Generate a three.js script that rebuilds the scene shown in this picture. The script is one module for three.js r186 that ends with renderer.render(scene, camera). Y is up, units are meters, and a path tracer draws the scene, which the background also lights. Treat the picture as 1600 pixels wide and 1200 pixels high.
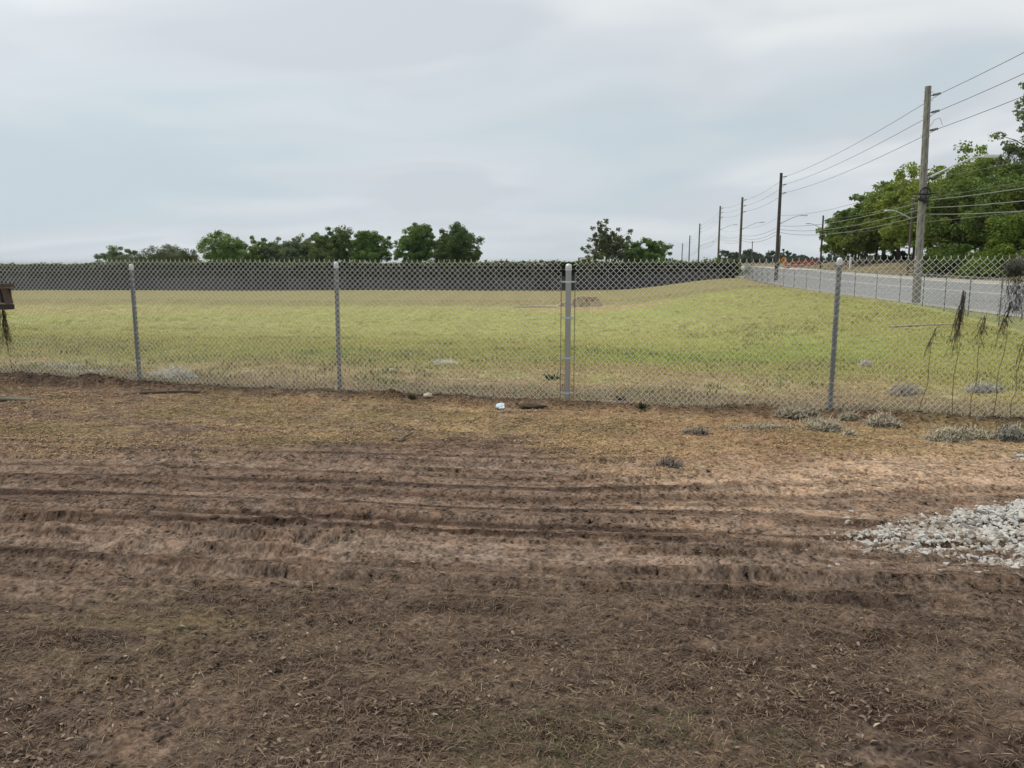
import * as THREE from 'three';
import { ConvexGeometry } from 'three/addons/geometries/ConvexGeometry.js';
import { mergeGeometries } from 'three/addons/utils/BufferGeometryUtils.js';

// ---------------------------------------------------------------- camera, sky, sun, exposure
const scene = new THREE.Scene();
const camera = new THREE.PerspectiveCamera(51.28, 4 / 3, 0.1, 6000);
camera.position.set(0, 1.72, 0);
camera.rotation.set(-8.553 * Math.PI / 180, 0, 0);

const renderer = new THREE.WebGLRenderer();
renderer.toneMapping = THREE.LinearToneMapping;
renderer.toneMappingExposure = 1.12;
renderer.shadowMap.enabled = true;

const SUN = new THREE.Vector3(-0.46, 0.82, -0.34).normalize();
const sun = new THREE.DirectionalLight(new THREE.Color().setRGB(1, 0.90, 0.74), 1.7);
sun.position.copy(SUN).multiplyScalar(120); sun.target.position.set(0, 0, -20);
sun.castShadow = true; sun.shadow.radius = 22; sun.shadow.mapSize.set(2048, 2048);
Object.assign(sun.shadow.camera, { left: -90, right: 90, top: 90, bottom: -90, near: 1, far: 400 });
scene.add(sun, sun.target);

// ---------------------------------------------------------------- random, noise
let seed_ = 12345;
function rnd() { seed_ |= 0; seed_ = seed_ + 0x6D2B79F5 | 0; let t = Math.imul(seed_ ^ seed_ >>> 15, 1 | seed_); t = t + Math.imul(t ^ t >>> 7, 61 | t) ^ t; return ((t ^ t >>> 14) >>> 0) / 4294967296; }
const reseed = (n) => { seed_ = n; };
const rr = (a, b) => a + (b - a) * rnd();
const gauss = () => (rnd() + rnd() + rnd() + rnd() - 2) * 0.87;
const clamp = (x, a = 0, b = 1) => Math.min(b, Math.max(a, x));
const lerp = (a, b, t) => a + (b - a) * t;
const sm = (a, b, x) => { const t = clamp((x - a) / (b - a)); return t * t * (3 - 2 * t); };
function hash(ix, iy) { let h = Math.imul(ix, 374761393) + Math.imul(iy, 668265263) | 0; h = Math.imul(h ^ h >>> 13, 1274126177); return ((h ^ h >>> 16) >>> 0) / 4294967296; }
function vn(x, y) {           // value noise, -1..1
  const ix = Math.floor(x), iy = Math.floor(y), fx = x - ix, fy = y - iy;
  const u = fx * fx * (3 - 2 * fx), v = fy * fy * (3 - 2 * fy);
  return 2 * lerp(lerp(hash(ix, iy), hash(ix + 1, iy), u), lerp(hash(ix, iy + 1), hash(ix + 1, iy + 1), u), v) - 1;
}
function fbm(x, y, o = 4) { let s = 0, a = 0.5; for (let i = 0; i < o; i++) { s += a * vn(x, y); x = x * 2.03 + 17.1; y = y * 2.03 - 9.3; a *= 0.5; } return s; }
function vnp(x, y, p) {       // periodic value noise for tiling textures
  const m = (n) => ((n % p) + p) % p, ix = Math.floor(x), iy = Math.floor(y), fx = x - ix, fy = y - iy;
  const u = fx * fx * (3 - 2 * fx), v = fy * fy * (3 - 2 * fy);
  return 2 * lerp(lerp(hash(m(ix), m(iy)), hash(m(ix + 1), m(iy)), u), lerp(hash(m(ix), m(iy + 1)), hash(m(ix + 1), m(iy + 1)), u), v) - 1;
}

// ---------------------------------------------------------------- sky: thin high overcast, a little blue low down
{
  const W = 2048, H = 1024, data = new Float32Array(W * H * 4);
  for (let j = 0; j < H; j++) {
    const el = ((j + 0.5) / H - 0.5) * Math.PI, y = Math.sin(el), c = Math.cos(el);
    for (let i = 0; i < W; i++) {
      const az = ((i + 0.5) / W - 0.5) * 2 * Math.PI, x = c * Math.cos(az), z = c * Math.sin(az);
      const k = 1 / (Math.max(y, 0) + 0.16), px = x * k, pz = z * k;
      const wx = fbm(px * 0.7 + 3.1, pz * 0.7 + 8.2, 3), wz = fbm(px * 0.7 - 5.3, pz * 0.7 + 1.7, 3);
      const n1 = fbm(px * 0.55 + wx * 0.9 + 11.3, pz * 0.9 + wz * 0.9 + 4.6, 5);
      const n2 = fbm(px * 1.6 + wx * 1.5 - 2.7, pz * 2.4 + wz * 1.2 + 0.4, 4);
      let cl = clamp(0.86 + n1 * 1.1 + n2 * 0.5 - 0.75 * Math.exp(-Math.pow((Math.atan2(x, -z) + 0.50) / 0.20, 2) - Math.pow((el - 0.085 - 0.03 * n2) / 0.065, 2)));                      // share of thin cloud
      cl = cl * cl * (3 - 2 * cl);
      const up = Math.max(y, 0);
      const blue = [0.465 - 0.05 * up, 0.550 - 0.05 * up, 0.605 - 0.03 * up];
      const white = [0.705, 0.728, 0.745];
      const grey = [0.530, 0.570, 0.612];
      const g = clamp(0.5 + n2 * 1.3 - n1 * 0.8);
      const dot = x * SUN.x + y * SUN.y + z * SUN.z, glow = 0.55 * Math.exp((dot - 1) * 7) + 0.10 * Math.exp((dot - 1) * 2);
      const haze = Math.exp(-up * 7);
      const o = (j * W + i) * 4;
      const hz = [0.530, 0.575, 0.605];
      for (let q = 0; q < 3; q++) {
        let v = lerp(blue[q], lerp(white[q], grey[q], g), cl * 0.95);
        v = lerp(v, hz[q], haze * 0.55);
        v *= 1 + glow;
        if (y < 0) v = lerp(v, [0.2, 0.18, 0.15][q], sm(0, -0.08, y));
        data[o + q] = v;
      }
      data[o + 3] = 1;
    }
  }
  const t = new THREE.DataTexture(data, W, H, THREE.RGBAFormat, THREE.FloatType);
  t.mapping = THREE.EquirectangularReflectionMapping; t.magFilter = t.minFilter = THREE.LinearFilter;
  t.colorSpace = THREE.LinearSRGBColorSpace; t.needsUpdate = true;
  scene.background = t; scene.environment = t;
}
scene.fog = new THREE.FogExp2(new THREE.Color().setRGB(0.60, 0.68, 0.76), 0.0001);

// ---------------------------------------------------------------- helpers
const used = {};
function numbered(n) { const k = used[n] = (used[n] ?? -1) + 1; return k ? n + '_' + String(k).padStart(3, '0') : n; }
const shadow = (o) => { o.castShadow = o.receiveShadow = true; return o; };
function tag(o, label, category, group, kind) { o.userData.label = label; o.userData.category = category; if (group) o.userData.group = group; if (kind) o.userData.kind = kind; return o; }
function thing(name, label, category, p = [0, 0, 0], group) { const o = new THREE.Group(); o.name = numbered(name); o.position.set(...p); scene.add(o); return tag(o, label, category, group); }
function part(name, geo, mat, parent, kind) { const m = shadow(new THREE.Mesh(geo, mat)); m.name = name; parent.add(m); if (kind) m.userData.kind = kind; return m; }
function top(name, geo, mat, label, category, p, group) { const m = shadow(new THREE.Mesh(geo, mat)); m.name = numbered(name); if (p) m.position.set(...p); scene.add(m); return tag(m, label, category, group); }
function structure(name, geo, mat) { const m = shadow(new THREE.Mesh(geo, mat)); m.name = numbered(name); m.userData.kind = 'structure'; scene.add(m); return m; }
const C = (r, g, b) => new THREE.Color().setRGB(r, g, b);
const mat = (o) => new THREE.MeshStandardMaterial(o);

class Buf {
  constructor() { this.p = []; this.n = []; this.c = []; this.uv = []; this.i = []; }
  get count() { return this.p.length / 3; }
  v(x, y, z, nx, ny, nz, c, u = 0, w = 0) { this.p.push(x, y, z); this.n.push(nx, ny, nz); if (c) this.c.push(c[0], c[1], c[2]); this.uv.push(u, w); return this.count - 1; }
  // tube along pts [[x,y,z],..] with radii; capped ends
  tube(pts, r, sides = 6, col, cap = true) {
    const V = pts.map((q) => new THREE.Vector3(...q)), n = V.length; let ref = null, first = this.count, len = 0;
    for (let k = 0; k < n; k++) {
      const t = V[Math.min(k + 1, n - 1)].clone().sub(V[Math.max(k - 1, 0)]).normalize();
      if (!ref) ref = Math.abs(t.y) < 0.9 ? new THREE.Vector3(0, 1, 0) : new THREE.Vector3(1, 0, 0);
      const a = ref.clone().addScaledVector(t, -ref.dot(t)).normalize(), b = t.clone().cross(a); ref = a;
      const rad = Array.isArray(r) ? r[k] : r; if (k) len += V[k].distanceTo(V[k - 1]);
      for (let s = 0; s <= sides; s++) {
        const an = s / sides * 2 * Math.PI, cx = Math.cos(an), sx = Math.sin(an), nx = a.x * cx + b.x * sx, ny = a.y * cx + b.y * sx, nz = a.z * cx + b.z * sx;
        this.v(V[k].x + nx * rad, V[k].y + ny * rad, V[k].z + nz * rad, nx, ny, nz, col, s / sides, len);
      }
    }
    const w = sides + 1;
    for (let k = 0; k < n - 1; k++) for (let s = 0; s < sides; s++) { const a = first + k * w + s; this.i.push(a, a + 1, a + w, a + 1, a + w + 1, a + w); }
    if (cap) for (const k of [0, n - 1]) {
      const t = (k ? V[n - 1].clone().sub(V[n - 2]) : V[0].clone().sub(V[1])).normalize(), c0 = this.v(V[k].x, V[k].y, V[k].z, t.x, t.y, t.z, col, 0.5, 0), st = this.count;
      for (let s = 0; s <= sides; s++) { const q = (first + k * w + s) * 3; this.v(this.p[q], this.p[q + 1], this.p[q + 2], t.x, t.y, t.z, col, s / sides, 0); }
      for (let s = 0; s < sides; s++) k ? this.i.push(c0, st + s, st + s + 1) : this.i.push(c0, st + s + 1, st + s);
    }
    return this;
  }
  leaf(c, ax, ay, col, bend = 0.15) {      // a small folded leaf-shaped face: 4 triangles
    const nx = ax.clone().cross(ay).normalize(), mid = nx.clone().multiplyScalar(ay.length() * bend);
    const a = c.clone().sub(ay), b = c.clone().add(ax).sub(mid), d = c.clone().add(ay), e = c.clone().sub(ax).sub(mid);
    const s = this.count; for (const q of [a, b, d, e]) this.v(q.x, q.y, q.z, nx.x, nx.y, nx.z, col);
    this.i.push(s, s + 1, s + 2, s, s + 2, s + 3);
  }
  geo() {
    const g = new THREE.BufferGeometry();
    g.setAttribute('position', new THREE.Float32BufferAttribute(this.p, 3)); g.setAttribute('normal', new THREE.Float32BufferAttribute(this.n, 3));
    g.setAttribute('uv', new THREE.Float32BufferAttribute(this.uv, 2));
    if (this.c.length === this.p.length) g.setAttribute('color', new THREE.Float32BufferAttribute(this.c, 3));
    g.setIndex(this.i); return g;
  }
}
const box = (w, h, d, x = 0, y = 0, z = 0) => new THREE.BoxGeometry(w, h, d).translate(x, y, z);

// ---------------------------------------------------------------- textures
function texture(N, fill, srgb = true) {
  const d = new Uint8Array(N * N * 4), px = fill(N);
  for (let k = 0; k < N * N; k++) for (let q = 0; q < 4; q++) {
    if (q === 3) { d[k * 4 + 3] = 255; continue; }
    const v = clamp(px[k * 3 + q]); d[k * 4 + q] = Math.round(255 * (srgb ? (v <= 0.0031308 ? 12.92 * v : 1.055 * Math.pow(v, 1 / 2.4) - 0.055) : v));
  }
  const t = new THREE.DataTexture(d, N, N, THREE.RGBAFormat); t.wrapS = t.wrapT = THREE.RepeatWrapping; t.magFilter = t.minFilter = THREE.LinearFilter;
  t.colorSpace = srgb ? THREE.SRGBColorSpace : THREE.NoColorSpace; t.needsUpdate = true; return t;
}
// grains, clods and short fibres, mean about 0.62
function litter(N, opts) {
  const lum = new Float32Array(N * N).fill(0), tint = new Float32Array(N * N).fill(0), hgt = new Float32Array(N * N);
  for (let j = 0; j < N; j++) for (let i = 0; i < N; i++) {
    const k = j * N + i;
    let s = 0, p = 8; for (const a of [0.10, 0.14, 0.24, 0.36, 0.42, 0.36]) { s += a * vnp(i / N * p + p * 3, j / N * p, p); p *= 2; }
    lum[k] = 0.60 + s * opts.noise; tint[k] = vnp(i / N * 24 + 5, j / N * 24, 24); hgt[k] = 0.45 + s * 0.32;
  }
  for (let f = 0; f < opts.fibres; f++) {
    let x = rnd() * N, y = rnd() * N, a = rnd() * Math.PI * 2; const L = rr(opts.len[0], opts.len[1]), v = rr(opts.bright[0], opts.bright[1]), curl = rr(-0.05, 0.05), w = rnd() < 0.3 ? 2 : 1;
    for (let s = 0; s < L; s++) {
      x += Math.cos(a); y += Math.sin(a); a += curl;
      for (let q = 0; q < w; q++) { const k = ((Math.floor(y) % N + N) % N) * N + ((Math.floor(x) + q) % N + N) % N; lum[k] = lerp(lum[k], v, 0.7); hgt[k] = Math.max(hgt[k], 0.62 + 0.2 * (v > 0.5)); }
    }
  }
  return { lum, tint, hgt };
}
reseed(7);
const soilL = litter(1024, { noise: 0.58, fibres: 1600, len: [5, 18], bright: [0.35, 0.9] });
const soilMap = texture(1024, () => { const p = new Float32Array(1024 * 1024 * 3); for (let k = 0; k < 1024 * 1024; k++) { const v = soilL.lum[k], t = soilL.tint[k] * 0.05; p[k * 3] = v * (1 + t); p[k * 3 + 1] = v; p[k * 3 + 2] = v * (1 - t); } return p; });
const soilBump = texture(1024, () => { const p = new Float32Array(1024 * 1024 * 3); for (let k = 0; k < 1024 * 1024; k++) p[k * 3] = p[k * 3 + 1] = p[k * 3 + 2] = soilL.hgt[k]; return p; }, false);
const turfL = litter(1024, { noise: 0.50, fibres: 16000, len: [6, 22], bright: [0.22, 1.0] });
const turfMap = texture(1024, () => { const p = new Float32Array(1024 * 1024 * 3); for (let k = 0; k < 1024 * 1024; k++) { const v = turfL.lum[k], t = turfL.tint[k] * 0.10; p[k * 3] = v * (1 + t); p[k * 3 + 1] = v; p[k * 3 + 2] = v * (1 - t); } return p; });
const turfBump = texture(1024, () => { const p = new Float32Array(1024 * 1024 * 3); for (let k = 0; k < 1024 * 1024; k++) p[k * 3] = p[k * 3 + 1] = p[k * 3 + 2] = turfL.hgt[k]; return p; }, false);
const roadMap = texture(512, (N) => { const p = new Float32Array(N * N * 3); for (let k = 0; k < N * N; k++) { const i = k % N, j = Math.floor(k / N), v = 0.7 + 0.1 * vnp(i / N * 12, j / N * 12, 12) + 0.25 * (hash(i, j) - 0.5); p[k * 3] = v; p[k * 3 + 1] = v; p[k * 3 + 2] = v; } return p; });
const woodMap = texture(512, (N) => {
  const p = new Float32Array(N * N * 3);
  for (let k = 0; k < N * N; k++) { const i = k % N, j = Math.floor(k / N), g = vnp(i / N * 64, j / N * 4, 64) * 0.5 + vnp(i / N * 128 + 7, j / N * 8, 128) * 0.4, b = vnp(i / N * 8, j / N * 8 + 3, 8); const crack = vnp(i / N * 32, j / N * 2 + 9, 32) > 0.62 ? 0.45 : 1; const v = clamp((0.68 + g * 0.25 + b * 0.12) * crack); p[k * 3] = v * (1 + b * 0.04); p[k * 3 + 1] = v; p[k * 3 + 2] = v * (1 - b * 0.05); }
  return p;
});

// ---------------------------------------------------------------- the lie of the land   (d is the distance ahead, -z)
const fenceD = (x) => 10.06 - 0.237 * x;
function spline(P) { return (t) => { let k = 0; while (k < P.length - 2 && t > P[k + 1][0]) k++; const a = P[Math.max(k - 1, 0)], b = P[k], c = P[k + 1], e = P[Math.min(k + 2, P.length - 1)], u = clamp((t - b[0]) / (c[0] - b[0]), -3, 3), w = c[0] - b[0]; const m0 = k > 0 ? (c[1] - a[1]) / (c[0] - a[0]) * w : c[1] - b[1], m1 = e !== c ? (e[1] - b[1]) / (e[0] - b[0]) * w : c[1] - b[1]; if (u < 0 || u > 1) return lerp(b[1], c[1], u); const u2 = u * u, u3 = u2 * u; return (2 * u3 - 3 * u2 + 1) * b[1] + (u3 - 2 * u2 + u) * m0 + (-2 * u3 + 3 * u2) * c[1] + (u3 - u2) * m1; }; }
const roadNear = spline([[-60, 8.0], [0, 13.6], [16, 15.3], [33, 17.1], [45, 18.5], [60, 20.4], [81, 23.8], [124, 31.2], [165, 38], [250, 52], [420, 80]]);
const roadFence = spline([[-20, 3.0], [0, 7.3], [16, 11.4], [23, 13.5], [32.4, 16.0], [45, 17.5], [60, 19.3], [78.5, 22.5]]);
const RW = 8.6;
const roadLevel = (d) => 0.12 + 0.45 * sm(45, 115, d) + 0.35 * sm(115, 260, d);
const roadY = (x, d) => roadLevel(d) + 0.5 * clamp((x - roadNear(d)) / RW, 0, 1);
function land(x, d) {
  const s = d - fenceD(x);
  let basin = -1.2 * sm(0.5, 25, s) + 0.35 * sm(54, 61, d + 0.5 * vn(x * 0.2, 3)) ;
  basin = lerp(basin, 0.15, sm(83, 120, d));
  const xn = roadNear(d), xf = roadFence(Math.min(d, 78.5)) + Math.max(0, xn - roadNear(78.5)) * (d > 78.5);
  const rise = sm(xf - 13, xf - 0.8, x);
  let h = lerp(basin, roadLevel(d) - 0.03, rise * sm(4, 16, s + 8 * sm(6, 16, x)));
  const over = x - (xn + RW);
  if (x > xn - 0.25) {
    const yk = roadLevel(d) + 0.5;
    if (over < 0.1) h = roadY(x, d) - 0.10;
    else h = yk + 0.10 + 1.35 * sm(0.3, 13, over) * (0.55 + 0.45 * sm(30, 75, d)) * (1 - 0.8 * sm(105, 150, d)) + 0.02 * vn(x, d);
  }
  h += 0.10 * fbm(x * 0.08, d * 0.08, 3) * sm(3, 20, s) * (1 - rise);
  return h;
}
// tyre tracks in the yard: distance ahead at x = -4, 0, 4; half width; depth; where along x it shows
const tracks = [
  [6.85, 6.35, 5.35, 0.11, 0.034, -9, 9], [6.06, 5.56, 5.60, 0.12, 0.036, -9, 9], [5.45, 4.55, 4.5, 0.13, 0.054, -9, 3.0], [5.05, 4.32, 4.02, 0.11, 0.058, -9, 9],
  [4.75, 4.02, 3.72, 0.10, 0.042, -9, 9], [7.4, 6.95, 6.4, 0.10, 0.032, -9, 1.0], [5.95, 5.86, 6.38, 0.11, 0.032, 0.2, 9], [7.0, 6.62, 6.1, 0.08, 0.026, -4, 3],
  [5.75, 5.15, 5.0, 0.11, 0.034, -9, 9], [6.45, 6.02, 5.85, 0.09, 0.034, -9, 9], [4.38, 3.78, 3.55, 0.09, 0.018, -3, 9], [5.3, 4.93, 4.28, 0.07, 0.040, -5, 9], [5.25, 4.75, 4.75, 0.06, 0.036, -9, 9],
].map(([a, b, c, w, dep, x0, x1]) => ({ q: (a + c - 2 * b) / 32, l: (c - a) / 8, b, w, dep, x0, x1 }));
const trackZone = (x, d) => sm(3.35, 4.3, d + 0.35 * fbm(x * 0.9, d * 0.9, 3)) * (1 - sm(7.0, 7.7, d + 0.05 * x + 0.7 * fbm(x * 0.7 + 4, d * 0.7, 3)));
function trackBed(x, d) { let m = 0; for (const [k, t] of tracks.entries()) { const X = clamp(x, -6, 6), u = Math.abs(d - (t.b + t.l * X + t.q * X * X + 0.025 * vn(x * 0.5 + k * 13, k * 7.7))) / t.w; if (u < 1.1) m = Math.max(m, (1 - sm(0.7, 1.0, u + 0.25 * vn(x * 3, d * 20))) * sm(t.x0 - 0.6, t.x0 + 0.6, x) * (1 - sm(t.x1 - 0.6, t.x1 + 0.6, x)) * clamp(0.75 + 0.6 * vn(x * 0.5 + k * 3.7, k * 9.1))); } return m; }
const along = (x, d) => d + 0.13 * x + 0.010 * x * x - sm(5.0, 6.0, d) * 0.24 * Math.max(0, x - 0.3);      // follows the run of the tracks
function trackH(x, d) {
  let h = 0;
  for (const [k, t] of tracks.entries()) {
    const X = clamp(x, -6, 6), c = t.b + t.l * X + t.q * X * X + 0.025 * vn(x * 0.5 + k * 13, k * 7.7), u = (d - c) / t.w;
    if (Math.abs(u) > 3) continue;
    const show = sm(t.x0 - 0.6, t.x0 + 0.6, x) * (1 - sm(t.x1 - 0.6, t.x1 + 0.6, x)) * (0.78 + 0.3 * vn(x * 0.6 + k * 5.1, k * 3.3)), au = Math.abs(u);
    const bed = 1 - sm(0.62, 1.12, au);                                            // flat bed with steep sides
    const ribs = bed * 0.16 * Math.cos(u * 11 + 0.4 * vn(x * 2, k));               // lengthwise tread marks
    const crest = Math.exp(-Math.pow((u - 1.25) / 0.24, 2)) * (0.55 + 0.5 * vn(x * 4 + k, 3)) + 0.75 * Math.exp(-Math.pow((u + 1.25) / 0.24, 2)) * (0.55 + 0.5 * vn(x * 4 - k, 8));
    h += t.dep * 0.62 * show * (-bed + 0.8 * ribs + crest * 0.6);
  }
  const q = along(x, d), r1 = vn(x * 0.10 + 3, q * 7), r2 = vn(x * 0.14 + 9, q * 13);
  return h + 0.018 * (1 - 2 * Math.abs(r1)) + 0.008 * (1 - 2 * Math.abs(r2));
}
// low ragged bank of dug soil along the foot of the fence
const bermH = (x, d) => { const s = d - fenceD(x); const n = fbm(x * 1.7, 5.5, 3), m = fbm(x * 5 + 3, d * 6, 3); return (0.045 + 0.06 * n) * Math.exp(-Math.pow((s + 0.02 + 0.12 * vn(x * 1.3, 2)) / 0.24, 2)) * (1 + m) - 0.03 * Math.exp(-Math.pow((s + 0.42) / 0.16, 2)) + (x < -4 ? 0.05 * sm(-4, -6, x) * sm(-0.35, -0.1, s + 0.1 * n) * (1 - sm(0.6, 2, s)) : 0); };
function yardH(x, d) {
  const s = d - fenceD(x), z = trackZone(x, d), lit = 1 - sm(3.6, 4.6, d);
  let h = land(x, d) + 0.03 * fbm(x * 0.5, d * 0.5, 3) + bermH(x, d);
  h += trackH(x, d) * (0.25 + 0.75 * z);
  const clod = Math.max(0, fbm(x * 9, d * 9, 3)) * 0.035;
  const rough = sm(0.15, 0.6, vn(x * 0.7 + 2, d * 1.6));                           // churned spots between the tracks
  h += z * (clod * 1.3 * rough + 0.004 * fbm(x * 1.5, d * 26, 3) + (0.0015 + 0.005 * rough) * vn(x * 38, d * 38));
  h += lit * (0.022 * fbm(x * 7, d * 7, 4) + 0.010 * vn(x * 28, d * 28));
  const st = (1 - z) * (1 - lit);
  h += st * (0.02 * fbm(x * 6, d * 6, 4) + 0.010 * vn(x * 20, d * 20) + 0.03 * Math.max(0, fbm(x * 3, d * 3, 3) - 0.12));
  const bk = Math.exp(-Math.pow((s + 0.05) / 0.4, 2));
  h += bk * (0.03 * Math.max(0, fbm(x * 8 + 9, d * 8, 3)) + 0.01 * vn(x * 30, d * 30));
  return h;
}
const inYard = (x, d) => Math.abs(x) < 2.3 + 0.86 * d && d > 1.05 && d < 13.2;
const groundY = (x, d) => inYard(x, d) ? yardH(x, d) : land(x, d);

// ---------------------------------------------------------------- what the ground is made of (linear colours of the stuff; track streaks also carry relief shade)
const K = 1 / 0.62;
function mixc(a, b, t) { return [lerp(a[0], b[0], t), lerp(a[1], b[1], t), lerp(a[2], b[2], t)]; }
const earth = [0.106, 0.069, 0.050], earthDry = [0.178, 0.123, 0.090], earthDark = [0.058, 0.037, 0.027], sandy = [0.44, 0.305, 0.205], straw = [0.350, 0.245, 0.130], olive = [0.190, 0.155, 0.065], litterBrown = [0.108, 0.077, 0.058];
function fieldColor(x, d) {
  const s = d - fenceD(x), n = fbm(x * 0.22, d * 0.35, 4), m = fbm(x * 0.9 + 7, d * 1.1, 4), w = fbm(x * 0.05 + 3, d * 0.16, 4);
  const dry = [0.39, 0.315, 0.170], green = [0.315, 0.340, 0.100], lush = [0.255, 0.345, 0.065], bank = [0.285, 0.240, 0.110], brown = [0.285, 0.215, 0.150];
  let c = mixc(brown, dry, sm(0.3, 2.2, s + m * 1.2));
  c = mixc(c, green, sm(1.4, 3.8, s + m * 2.6 + n * 2.0) * 0.85);
  c = mixc(c, lush, sm(0.05, 0.32, n + 0.55 * Math.exp(-Math.pow((d - 16.5 - 0.15 * x) / 4, 2)) * sm(-4, 2, x)) * 0.8 * sm(4, 6, s));
  const far = sm(16, 25, d + n * 6);
  c = mixc(c, [0.440, 0.440, 0.155], far * (0.75 - 0.6 * sm(6, 12, x)));
  c = mixc(c, [0.48, 0.375, 0.19], far * sm(0.02, 0.30, w + 0.14 * sm(-8, 4, x) - 0.3 * sm(7, 13, x)) * 0.8);
  c = mixc(c, [0.36, 0.36, 0.115], sm(0.55, 0.85, (x + d * 0.05) / (roadFence(Math.min(d, 78)) + 0.01)) * 0.7);
  c = mixc(c, bank, sm(53.5, 57, d + m * 1.2) * 0.85);
  if (d > 80) c = mixc(c, [0.24, 0.23, 0.08], sm(80, 90, d + m * 4));
  if (x > roadNear(d) + RW) { const o = x - roadNear(d) - RW; c = mixc([0.27, 0.23, 0.125], [0.17, 0.13, 0.085], clamp(0.5 + n * 1.4) ); }
  return c;
}
const strawBand = (x, d) => sm(6.6, 8.0, d + 0.05 * x + 1.1 * fbm(x * 0.7 + 4, d * 0.9, 4) + 0.5 * fbm(x * 3, d * 4, 3));
function yardColor(x, d) {
  const s = d - fenceD(x), z = trackZone(x, d), n = fbm(x * 0.8, d * 1.3, 4), m = fbm(x * 2.6 + 5, d * 5.2, 4), g = fbm(x * 0.55 + 20, d * 1.1, 4);
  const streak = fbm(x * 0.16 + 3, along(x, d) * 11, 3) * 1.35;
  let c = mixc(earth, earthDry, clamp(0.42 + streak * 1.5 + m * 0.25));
  c = mixc(c, earthDark, clamp(m * 0.7 - streak * 1.5 - 0.06) * 0.85);  // dark soil streaks, partly standing in for shaded relief of the tracks
  c = mixc(c, [0.245, 0.178, 0.134], trackBed(x, d) * clamp(0.62 + 0.6 * streak));            // packed dry soil in the wheel marks
  c = mixc(c, mixc(sandy, earthDry, clamp(0.15 - streak * 1.2)), sm(-0.2, 3.4, x + n * 1.4 - 1.2 * sm(5.6, 4.9, d)) * sm(4.4, 5.3, d + 0.3 * n) * 0.92);
  const lit = 1 - sm(3.5, 4.5, d + 0.5 * n);
  c = mixc(c, mixc(mixc(litterBrown, earthDark, clamp(-m * 2)), mixc(earthDry, olive, clamp(g)), clamp(0.25 + m * 1.5)), lit);
  const band = strawBand(x, d);
  let b = mixc(earthDry, straw, clamp(0.55 + m * 1.1 + 0.10 * x));
  b = mixc(b, olive, clamp(g * 1.6) * 0.6);
  b = mixc(b, [0.27, 0.165, 0.10], clamp(fbm(x * 0.5 + 40, d * 0.8, 3) * 2.2) * sm(-2, 1.5, x) * 0.8);
  b = mixc(b, earth, sm(-3.2, -6.5, x + n) * 0.55);
  c = mixc(c, b, band);
  const fr = fieldColor(x, d);
  c = mixc(c, fr, sm(0.1, 0.6, s + m * 0.4));
  const dug = Math.exp(-Math.pow((s + 0.05 + 0.2 * n) / 0.34, 2)) * clamp(0.75 + m * 1.2);
  c = mixc(c, mixc(earthDark, earth, clamp(0.4 + m)), dug * 0.85);
  // dug grey soil just past the wire
  c = mixc(c, [0.185, 0.140, 0.105], Math.exp(-Math.pow((s - 0.75) / 0.55, 2)) * clamp(fbm(x * 0.6 + 9, d, 3) * 1.6 + 0.35) * sm(-1.5, 1, x) * 0.8);
  return c;
}

const soilMat = new THREE.MeshPhysicalMaterial({ specularIntensity: 0.15, vertexColors: true, map: soilMap, bumpMap: soilBump, bumpScale: 0.013, roughness: 0.96 });
const turfMat = new THREE.MeshPhysicalMaterial({ specularIntensity: 0.15, vertexColors: true, map: turfMap, bumpMap: turfBump, bumpScale: 0.012, roughness: 0.95 });
function sheet(xs, ds, hf, cf, uvs) {          // xs may be a function of d
  const nx = xs(1).length, nd = ds.length, P = new Float32Array(nx * nd * 3), Cc = new Float32Array(nx * nd * 3), U = new Float32Array(nx * nd * 2), I = new Uint32Array((nx - 1) * (nd - 1) * 6);
  for (let j = 0, k = 0; j < nd; j++) { const X = xs(ds[j]); for (let i = 0; i < nx; i++, k++) { const x = X[i], d = ds[j]; P[k * 3] = x; P[k * 3 + 1] = hf(x, d); P[k * 3 + 2] = -d; const c = cf(x, d); Cc[k * 3] = c[0] * K; Cc[k * 3 + 1] = c[1] * K; Cc[k * 3 + 2] = c[2] * K; U[k * 2] = x / uvs; U[k * 2 + 1] = d / uvs; } }
  for (let j = 0, q = 0; j < nd - 1; j++) for (let i = 0; i < nx - 1; i++) { const a = j * nx + i; I[q++] = a; I[q++] = a + 1; I[q++] = a + nx; I[q++] = a + 1; I[q++] = a + nx + 1; I[q++] = a + nx; }
  const g = new THREE.BufferGeometry(); g.setAttribute('position', new THREE.BufferAttribute(P, 3)); g.setAttribute('color', new THREE.BufferAttribute(Cc, 3)); g.setAttribute('uv', new THREE.BufferAttribute(U, 2)); g.setIndex(new THREE.BufferAttribute(I, 1)); g.computeVertexNormals(); return g;
}
{ // yard: fine fan-shaped sheet of soil from the camera to a little past the fence
  const ds = []; for (let d = 1.0; d < 13.3; d += clamp(0.00066 * d * d, d < 2.2 ? 0.03 : 0.0068, 0.07)) ds.push(d);
  const NX = 700, xs = (d) => { const w = 2.4 + 0.86 * d; return Array.from({ length: NX }, (_, i) => (i / (NX - 1) * 2 - 1) * w); };
  structure('soil_yard', sheet(xs, ds, yardH, yardColor, 2.1), soilMat);
}
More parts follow.
